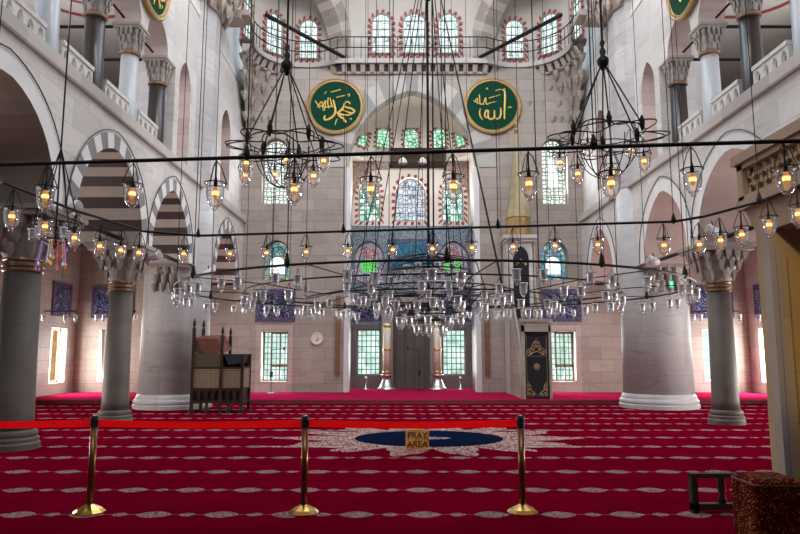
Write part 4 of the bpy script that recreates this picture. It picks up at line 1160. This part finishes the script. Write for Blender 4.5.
m = MB(); m.lathe([(.001, -.02), (.02, 0), (.001, .02)], 8, (.005, -.02, .06)); m.tube([(0, -.02, .04), (-.01, -.02, -.02), (-.035, -.02, -.07)], .01, 4); m.tube([(-.01, -.02, -.02), (.025, -.02, -.07)], .01, 4); m.tube([(-.035, -.02, .01), (0, -.02, .025), (.03, -.02, 0)], .008, 4); m.build('running_figure', 'exit_white', ex)
hf = thing('glazed_panel', 'dark framed glass panel hanging on cables before the apse arch', 'frame', (AX + .05, 18.0, 6.75))
m = MB(); m.box(-.78, .78, -.04, .04, 0, .06); m.box(-.78, .78, -.04, .04, .52, .58); m.box(-.78, -.72, -.04, .04, 0, .58); m.box(.72, .78, -.04, .04, 0, .58); m.build('frame_bars', 'wood_dark', hf)
gm, nt, out = newmat('smoked_glass'); t = nt.nodes.new('ShaderNodeBsdfTransparent'); t.inputs[0].default_value = (.42, .38, .35, 1); nt.links.new(t.outputs[0], out.inputs[0])
m = MB(); m.box(-.72, .72, -.004, .004, .06, .52); m.build('glass_pane', gm, hf)
m = MB()
for x in (-.7, .7): m.tube([(x, 0, .56), (x, 0, 9.5)], .012, 4)
m.build('cables', 'iron', hf)
for x in (-.42, .14): MB().lathe([(.02, .08), (.13, .12), (.11, .22), (.03, .3)], 10, (x, -.02, 0)).build('white_patch', 'vous_white', hf)  # two small rounded white patches on the pane

# ------------------------------------------------------------------ glass lamps
def lamp_profile(h, r):
    return [(r * 1.12, h), (r * 1.0, h * .96), (r * .93, h * .8), (r * .9, h * .55), (r * .78, h * .32), (r * .45, h * .16), (r * .18, h * .11), (r * .30, h * .06), (r * .2, h * .015), (r * .03, 0)]
LH, LR, HG = .185, .062, .15
def near_lamp():
    t = thing('glass_lamp', '', 'lamp')
    MB().lathe([(r, z - LH - HG) for r, z in lamp_profile(LH, LR)], 14, caps=False).build('glass', 'glass', t, True)
    b = MB(); b.lathe([(.008, -HG - .02), (.017, -HG - .04), (.021, -HG - .07), (.013, -HG - .10), (.003, -HG - .11)], 10); bo = b.build('bulb', 'bulb_off', t, True)
    MB().lathe([(.012, -HG - .05), (.0235, -HG - .06), (.0235, -HG - .078), (.012, -HG - .09)], 8).build('filament', 'filament', bo)
    m = MB()
    for k in range(3):
        a = 2 * PI * k / 3 + .4; m.tube([(0, 0, -.005), (.03 * math.cos(a), .03 * math.sin(a), -.04), (LR * 1.12 * math.cos(a), LR * 1.12 * math.sin(a), -HG)], .0035, 4)
    m.tube([(LR * 1.13 * math.cos(2 * PI * k / 14), LR * 1.13 * math.sin(2 * PI * k / 14), -HG - .004) for k in range(14)], .004, 4, True)
    m.tube([(0, 0, 0), (0, 0, -HG - .02)], .005, 4); m.lathe([(.012, -HG - .03), (.014, -HG), (.006, -HG + .04)], 8)
    m.build('wire_hanger', 'iron', t)
    return t
def glow(b):
    return b
M['bulb_off'] = M['bulb_off']
def mat_bulb():
    m, nt, out = newmat('amber_bulb'); b = principled(nt, out, (.55, .24, .08), .2)
    b.inputs['Emission Color'].default_value = (1, .42, .13, 1); b.inputs['Emission Strength'].default_value = .42; return m
M['bulb_off'] = mat_bulb()
def far_lamp(h=.20, r=.065, hg=.08):
    t = thing('small_glass_lamp', '', 'lamp')
    g_ = MB(); g_.lathe([(q, z - h - hg) for q, z in lamp_profile(h, r)], 10, caps=False)
    g_.tube([(r * 1.1 * math.cos(2 * PI * k / 10), r * 1.1 * math.sin(2 * PI * k / 10), -hg - .003) for k in range(10)], .006, 4, True, 1)  # white rings drawn in for the highlights of clear glass
    g_.tube([(r * .8 * math.cos(2 * PI * k / 10), r * .8 * math.sin(2 * PI * k / 10), -hg - h * .66) for k in range(10)], .004, 4, True, 1)
    g_.lathe([(.004, -hg - h), (.017, -hg - h * .95), (.010, -hg - h * .89)], 6, (0, 0, 0), 1)
    g_.build('glass', ['glass_far', 'rim_highlight'], t, True)
    m = MB()
    for k in range(2):
        a = PI * k + .4; m.tube([(0, 0, 0), (r * math.cos(a), r * math.sin(a), -hg)], .004, 3)
    m.lathe([(.018, -hg - .08), (.022, -hg - .03), (.008, -hg)], 6); m.build('wire_hanger', 'iron', t)
    return t
NL = near_lamp(); FL = far_lamp(.185, .055); first = {NL: True, FL: True}
def put(src, loc, lab, group, sc=1.0, rz=0):
    if first[src]: o = src; first[src] = False
    else: o = dup(src, loc, rz)
    o.location = loc; o['label'] = lab; o['group'] = group; o.scale = (sc, sc, sc); o.rotation_euler = (0, 0, rz); return o
CAMP = rad(7.3); CH = 1.6
def at_h(px, py, h):
    r_, u = (px - 400) / 650, (267 - py) / 650
    fw, up = math.cos(CAMP) - u * math.sin(CAMP), u * math.cos(CAMP) + math.sin(CAMP)
    d = (h - CH) / up; return Vector((r_ * d, fw * d, h))
exs.scale = (.62, .62, .62)
# -- near frame of lamps
NH_ = 2.85
def lerp(a, b, t): return a + (b - a) * t
corner = [(-2.80, 4.30), (2.85, 3.74), (3.0, 4.35), (3.06, 4.75), (3.05, 5.40), (2.86, 6.02), (2.68, 6.26), (-2.22, 7.05), (-2.72, 6.78), (-2.93, 5.75), (-2.98, 4.75)]
nf = thing('hanging_lamp_ring', 'large rounded iron lamp frame hanging near the viewer across the whole picture', 'lamp frame', (AX, 5.5, NH_))
P = [(x - AX, y - 5.5, 0) for x, y in corner]
def rnd(P):
    out = []
    for i, p in enumerate(P):
        a, b = Vector(P[i - 1]), Vector(P[(i + 1) % len(P)]); p = Vector(p)
        out += [p.lerp(a, .18 if (p - a).length < 2 else .05), p, p.lerp(b, .18 if (p - b).length < 2 else .05)]
    return out
MB().tube(rnd(P), .013, 8, True).build('rim', 'iron', nf)
m = MB()
rods = [(-2.80, 4.30), (-1.0, 4.12), (1.2, 3.90), (2.68, 6.26), (-.6, 6.79), (1.0, 6.53), (-2.22, 7.05), (3.05, 5.40)]
for x, y in rods: m.tube([(x - AX, y - 5.5, 0), (x - AX, y - 5.5, 5.5)], .004, 4); m.lathe([(.012, -.02), (.024, .02), (.008, .08)], 6, (x - AX, y - 5.5, 0))
m.build('suspension_rods', 'iron', nf)
num = ('first', 'second', 'third', 'fourth', 'fifth', 'sixth', 'seventh', 'eighth', 'ninth', 'tenth', 'eleventh', 'twelfth')
for i, px in enumerate((48, 133, 216, 294, 371, 452, 529, 609, 691, 783)):
    # on the near bar
    A, B = Vector((-2.80, 4.30, 0)), Vector((2.85, 3.74, 0)); best = min((abs(650 * q.x / (q.y * math.cos(CAMP) + (NH_ - CH) * math.sin(CAMP)) + 400 - px), k) for k in range(401) for q in [A.lerp(B, k / 400)])[1]
    q = A.lerp(B, best / 400)
    put(NL, (q.x, q.y, NH_ - .012), 'glass lamp with amber bulb, %s from the left on the near straight bar' % num[i], 'lamps on the near lamp frame', .95 + .1 * random.random(), i)
far = [(14, 187), (47, 199), (76, 213), (101, 223), (122, 228), (140, 231)]
for i, (px, py) in enumerate(far):
    q = at_h(px, py, NH_)
    put(NL, (q.x, q.y, NH_ - .012), 'glass lamp with amber bulb, %s down the left side of the near lamp ring' % num[i], 'lamps on the near lamp frame', 1, i * 2)
for i, (px, py) in enumerate(((663, 222), (698, 221), (719, 216), (740, 209), (767, 197), (796, 184))):
    q = at_h(px, py, NH_)
    put(NL, (q.x, q.y, NH_ - .012), 'glass lamp with amber bulb, %s up the right side of the near lamp ring' % num[i], 'lamps on the near lamp frame', 1, i * 2)
for i, px in enumerate((160, 217, 260, 306, 353, 403, 446, 488, 531, 574, 617)):
    t = (px - 175) / (690 - 175); q = Vector((-2.22, 7.05, 0)).lerp(Vector((2.68, 6.26, 0)), max(0, min(1, (px - 178) / (692 - 178)))) 
    if px < 178: q = Vector((-2.35, 6.98, 0))
    put(NL, (q.x, q.y, NH_ - .012), 'glass lamp, %s from the left on the far bar of the near frame' % num[i], 'lamps on the near lamp frame', .9, i)
# -- two small scalloped chandeliers in the upper half
def scallop_chandelier(loc, label, lamps, hubz, tilt, R=.53):
    c = thing('wire_chandelier', label, 'chandelier', loc)
    m = MB(); n = 96
    m.tube([(R * (.80 + .18 * math.cos(6 * 2 * PI * k / n)) * math.cos(2 * PI * k / n), R * (.80 + .18 * math.cos(6 * 2 * PI * k / n)) * math.sin(2 * PI * k / n), 0) for k in range(n)], .006, 5, True)
    m.tube([(R * (.80 + .2 * math.cos(6 * 2 * PI * k / n + PI)) * math.cos(2 * PI * k / n), R * (.80 + .2 * math.cos(6 * 2 * PI * k / n + PI)) * math.sin(2 * PI * k / n), -.05) for k in range(n)], .006, 5, True)
    m.tube([(R * .62 * math.cos(2 * PI * k / 32), R * .62 * math.sin(2 * PI * k / 32), .03) for k in range(32)], .006, 5, True)
    m.build('scalloped_rings', 'iron', c)
    m = MB()
    for k in range(6):
        a = 2 * PI * k / 6 + tilt
        m.tube([(.02 * math.cos(a), .02 * math.sin(a), hubz - .03), (R * .62 * math.cos(a), R * .62 * math.sin(a), .04)], .007, 5)
        m.lathe([(.008, -.05), (.022, 0), (.024, .04), (.008, .09)], 8, (R * .62 * math.cos(a), R * .62 * math.sin(a), .03))
    m.build('stays', 'iron', c)
    m = MB(); m.lathe([(.01, -.09), (.05, -.02), (.055, .02), (.02, .06), (.03, .10), (.012, .14), (.025, .18), (.008, .22)], 12, (0, 0, hubz)); m.build('hub', 'iron', c, True)
    m = MB(); m.tube([(0, 0, hubz + .2), (0, 0, hubz + 4.5)], .011, 6); m.build('suspension_rod', 'iron', c)
    m = MB()
    for k in range(4):
        a = PI * k / 4 + tilt
        m.tube([(R * .5 * math.cos(a) * math.cos(t), R * .5 * math.sin(a) * math.cos(t), -.04 - .34 * math.sin(t)) for t in [PI * q / 12 for q in range(13)]], .0055, 4)
    m.tube([(R * .47 * math.cos(2 * PI * k / 24), R * .47 * math.sin(2 * PI * k / 24), -.10) for k in range(24)], .005, 4, True)
    m.build('basket_wires', 'iron', c)
    return c
def on_px(px, py, y):
    r_, u = (px - 400) / 650, (267 - py) / 650
    fw, up = math.cos(CAMP) - u * math.sin(CAMP), u * math.cos(CAMP) + math.sin(CAMP); d = y / fw
    return Vector((r_ * d, y, CH + up * d))
for (px, py, hy, lab, L, yy) in ((285, 146, 66, 'left', [(247, 140, -.05), (246, 153, .2), (275, 153, .35), (287, 138, .3), (294, 158, -.4), (314, 152, -.25), (324, 138, 0)], 5.6),
                                 (606, 137, 62, 'right', [(559, 140, .1), (577, 150, -.2), (587, 126, .35), (611, 148, -.42), (630, 128, .2), (643, 138, -.1)], 5.6)):
    c0 = on_px(px, py, yy); hz = on_px(px, hy, yy).z - c0.z
    scallop_chandelier(tuple(c0), 'black wire chandelier with scalloped rings hanging in the upper %s' % lab, L, hz, .3)
    for i, (lx, ly, dy) in enumerate(L):
        q = on_px(lx, ly, yy + dy)
        put(NL, tuple(q), 'glass lamp with amber bulb, %s from the left on the upper %s wire chandelier' % (num[i], lab), 'lamps on the upper wire chandeliers', .95, i)
        # its wire up to the rings
        m = MB(); zt = c0.z; m.tube([tuple(q), (q.x + (c0.x - q.x) * .15, q.y + (c0.y - q.y) * .15, max(zt, q.z + .03))], .005, 4)
        o = m.build('lamp_wire', 'iron', bpy.data.objects[0] if False else None, loc=tuple(q)); ch = [x for x in bpy.data.objects if x.name.startswith('wire_chandelier')][-1]
        o.parent = ch; o.location = q - c0
# -- the great ring chandelier
GCX, GCY, GZ = AX + .08, 11.25, 2.58
gc = thing('ring_chandelier', 'huge iron chandelier of concentric rings hung low across the nave', 'chandelier', (GCX, GCY, GZ))
RINGS = ((4.2, 0, 56, 'outermost ring'), (3.15, -.03, 40, 'second ring'), (2.15, -.12, 26, 'third ring'), (1.35, .05, 18, 'inner ring'))
for R, dz, n, nm in RINGS:
    MB().tube([(R * math.cos(2 * PI * k / 80), R * math.sin(2 * PI * k / 80), dz) for k in range(80)], (.016 if R > 3.5 else .012), 6, True).build('ring', 'iron', gc)
m = MB()
for k in range(12):
    a = 2 * PI * k / 12 + .13
    m.tube([(.25 * math.cos(a), .25 * math.sin(a), .0), (1.35 * math.cos(a), 1.35 * math.sin(a), .05), (2.15 * math.cos(a), 2.15 * math.sin(a), -.12), (3.15 * math.cos(a), 3.15 * math.sin(a), -.03), (4.2 * math.cos(a), 4.2 * math.sin(a), 0)], .008, 5)
m.build('spokes', 'iron', gc)
m = MB()
for k in range(14):
    a = 2 * PI * k / 14 + .22; R = 4.2
    m.tube([(R * math.cos(a), R * math.sin(a), 0), (R * math.cos(a), R * math.sin(a), 12)], .006, 4); m.lathe([(.015, -.03), (.04, .02), (.012, .14)], 6, (R * math.cos(a), R * math.sin(a), 0))
for k in range(10):
    a = 2 * PI * k / 10 + .1; R = 3.15; m.tube([(R * math.cos(a), R * math.sin(a), 0), (R * math.cos(a), R * math.sin(a), 12)], .005, 4)
for k in range(6):
    a = 2 * PI * k / 6 + .1; R = 2.15; m.tube([(R * math.cos(a), R * math.sin(a), -.1), (R * math.cos(a), R * math.sin(a), 12)], .005, 4)
m.build('suspension_rods', 'iron', gc)
m = MB()
for k in range(8):
    a = 2 * PI * k / 8 + .2; m.tube([(1.35 * math.cos(a), 1.35 * math.sin(a), .05), (.08 * math.cos(a), .08 * math.sin(a), 6.2)], .009, 4)
m.tube([(-.03, 0, -.3), (-.03, 0, 12)], .026, 6); m.tube([(.06, 0, .3), (.06, 0, 12)], .016, 6); m.lathe([(.02, 0), (.09, .1), (.04, .25), (.02, .4)], 8, (0, 0, 5.4))
m.build('central_mast', 'iron', gc)
m = MB()
TIERS = ((.95, -.10, 16), (.70, .38, 12), (.42, .58, 8), (.55, -.32, 10), (.25, -.46, 5))
for R, dz, n in TIERS:
    m.tube([(R * math.cos(2 * PI * k / 32), R * math.sin(2 * PI * k / 32), dz) for k in range(32)], .013, 5, True)
    for k in range(4): a = PI * k / 2 + .4; m.tube([(0, 0, dz + .08), (R * math.cos(a), R * math.sin(a), dz)], .01, 4)
for k in range(8):
    a = 2 * PI * k / 8
    m.tube([(.1 * math.cos(a), .1 * math.sin(a), .7), (.8 * math.cos(a), .8 * math.sin(a), .55), (.95 * math.cos(a), .95 * math.sin(a), .1), (.6 * math.cos(a), .6 * math.sin(a), -.32)], .011, 4)
m.build('central_tiers', 'iron', gc)
for R, dz, n, nm in RINGS:
    for k in range(n):
        # lamps hang in pairs, as on the real rings
        a = 2 * PI * (k + (.16 if k % 2 else -.16)) / n + .05
        side = ('left', 'right')[math.cos(a) > 0]; nf_ = ('near', 'far')[math.sin(a) > 0]
        put(FL, (GCX + R * math.cos(a), GCY + R * math.sin(a), GZ + dz - .015 - random.choice((0, 0, .03))), 'clear lamp on the %s %s arc of the great chandelier, %s' % (nf_, side, nm),
            '%s %s lamps, %s' % (nf_, side, nm), .92 + .16 * random.random(), random.random() * 3)
for j, (R, dz, n) in enumerate(TIERS):
    for k in range(n):
        a = 2 * PI * (k + .3) / n
        lab = ('widest ring', 'upper ring', 'topmost small ring', 'lower ring', 'lowest small ring')[j]
        put(FL, (GCX + R * math.cos(a), GCY + R * math.sin(a), GZ + dz - .012), 'clear glass lamp on the %s of the central cluster of the great chandelier' % lab, 'central cluster lamps, %s' % lab, 1.0 + .15 * random.random(), random.random() * 3)
# -- small chandelier by the near left column, with coloured glass drops
sc_ = on_px(56, 224, 8.6)
cc = thing('coloured_chandelier', 'small dark chandelier with coloured glass drops beside the near left column', 'chandelier', tuple(sc_))
m = MB()
for R, dz in ((.28, 0), (.18, -.22)): m.tube([(R * math.cos(2 * PI * k / 24), R * math.sin(2 * PI * k / 24), dz) for k in range(24)], .01, 5, True)
for k in range(5): a = 2 * PI * k / 5 + .2; m.tube([(.0, 0, 1.05), (.28 * math.cos(a), .28 * math.sin(a), 0), (.18 * math.cos(a), .18 * math.sin(a), -.22), (0, 0, -.3)], .009, 4)
m.tube([(0, 0, -.35), (0, 0, 7)], .012, 5); m.build('frame', 'iron', cc)
for k in range(26):
    a = random.random() * 6.28; R = .05 + .20 * random.random(); z = -.62 + .28 * random.random()
    m = MB(); m.lathe([(.003, -.03), (.014, -.006), (.010, .012), (.003, .028)], 6, (R * math.cos(a), R * math.sin(a), z)); m.tube([(R * math.cos(a), R * math.sin(a), z + .04), (R * .8 * math.cos(a), R * .8 * math.sin(a), -.22)], .003, 3)
    m.build('glass_drop', 'jewel%d' % (k % 5), cc)
for k in range(6):
    a = 2 * PI * k / 6 + .3
    put(FL, (sc_.x + .28 * math.cos(a), sc_.y + .28 * math.sin(a), sc_.z - .01), 'small glass lamp on the dark chandelier with coloured drops', 'lamps on the coloured chandelier', .95)
# -- small lamp bars in the aisles
for bx, by, pxs, lab in ((0, 15.5, (44, 66, 76), 'bar left of the slender left column'), (0, 16.5, (97, 104, 136), 'bar behind the slender left column'), (0, 16.5, (693, 700, 739), 'bar behind the slender right column'), (0, 15.5, (758, 765), 'bar right of the slender right column')):
    q0, q1 = on_px(pxs[0], 311, by), on_px(pxs[-1], 311, by); c = (q0 + q1) / 2
    b = thing('lamp_bar', 'thin dark lamp ' + lab, 'lamp bar', tuple(c))
    MB().tube([tuple(q0 - c), tuple(q1 - c)], .016, 5).build('bar', 'iron', b)
    MB().tube([(0, 0, 0), (0, 0, 3.2)], .008, 4).build('hanging_wire', 'iron', b)
    for px in pxs:
        q = on_px(px, 311, by); put(FL, tuple(q - Vector((0, 0, .015))), 'small glass lamp on the thin ' + lab, 'lamps on the ' + lab, 1)

# ------------------------------------------------------------------ light, camera, colour
w = bpy.data.worlds.new('World'); S.world = w; w.use_nodes = True
w.node_tree.nodes['Background'].inputs[0].default_value = (.72, .86, 1.0, 1); w.node_tree.nodes['Background'].inputs[1].default_value = 5.0
def area(loc, rot, sx, sy, power, col):
    d = bpy.data.lights.new('daylight', 'AREA'); d.shape = 'RECTANGLE'; d.size = sx; d.size_y = sy; d.energy = power; d.color = col
    o = bpy.data.objects.new('daylight', d); COL.objects.link(o); o.location = loc; o.rotation_euler = rot; return o
# daylight through the aisle windows
for y in (12.0, 15.6, 22.35):
    area((AX + 12.36, y, 1.42), (0, rad(90), 0), 1.75, .9, 420, (1, .96, .93))
    area((AX - 12.36, y, 1.42), (0, rad(-90), 0), 1.75, .9, 250, (1, .96, .9))
for s, xx in ((-1, -4.95), (1, 5.38)): area((AX + xx, QY + .28, 1.4), (rad(-84), 0, 0), .85, 1.65, 80, (.93, 1, .98)); area((AX + xx, QY + .2, 8.0), (rad(-80), 0, 0), .8, 2.0, 60, (.95, .98, 1))
for s in (-1, 1): area((AX + s * 10.85, QY + .3, 1.4), (rad(-84), 0, 0), .75, 1.7, 110, (1, .96, .93))
# light added inside the galleries, whose back walls have no windows
for s in (-1, 1):
    for y in (10, 15): area((AX + s * 11.9, y, 9.0), (0, rad(90 * s), 0), 1.6, 1.4, 230, (.95, .97, 1))
# daylight through the apse windows
area((AX, AY - .12, 7.7), (rad(-118), 0, 0), 4.0, 1.5, 110, (.95, 1, .98))
for s in (-1, 1): area((AX + s * 1.7, AY - .05, 1.5), (rad(-90), 0, 0), .9, 1.7, 40, (.93, 1, .98))
sl = bpy.data.lights.new('gallery_lamp', 'SPOT'); sl.energy = 260; sl.color = (1, .78, .5); sl.spot_size = rad(34); sl.spot_blend = .6; sl.shadow_soft_size = .12
so = bpy.data.objects.new('gallery_lamp', sl); COL.objects.link(so); so.location = (2.4, 1.6, 3.8); so.rotation_euler = (Vector((3.9, 5.9, 2.3)) - Vector((2.4, 1.6, 3.8))).to_track_quat('-Z', 'Y').to_euler()
o_ = area((AX, 11.2, 16.3), (rad(61), 0, 0), 9, 1.8, 1150, (1, .965, .92))  # added panel lighting the qibla wall, standing in for unseen dome windows
cam = bpy.data.cameras.new('Camera'); cam.sensor_width = 36; cam.lens = 36 * 650 / 800; cam.clip_start = .05; cam.clip_end = 200
co = bpy.data.objects.new('Camera', cam); COL.objects.link(co); co.location = (0, 0, CH); co.rotation_euler = (rad(90) + CAMP, 0, 0); S.camera = co
S.view_settings.view_transform = 'Standard'; S.view_settings.look = 'None'; S.view_settings.gamma = 1; S.view_settings.exposure = 0.0
S.view_settings.use_curve_mapping = False
try:
    S.cycles.max_bounces = 6; S.cycles.diffuse_bounces = 4; S.cycles.transparent_max_bounces = 24; S.cycles.caustics_reflective = False; S.cycles.caustics_refractive = False
    S.cycles.sample_clamp_indirect = 4
except Exception: pass
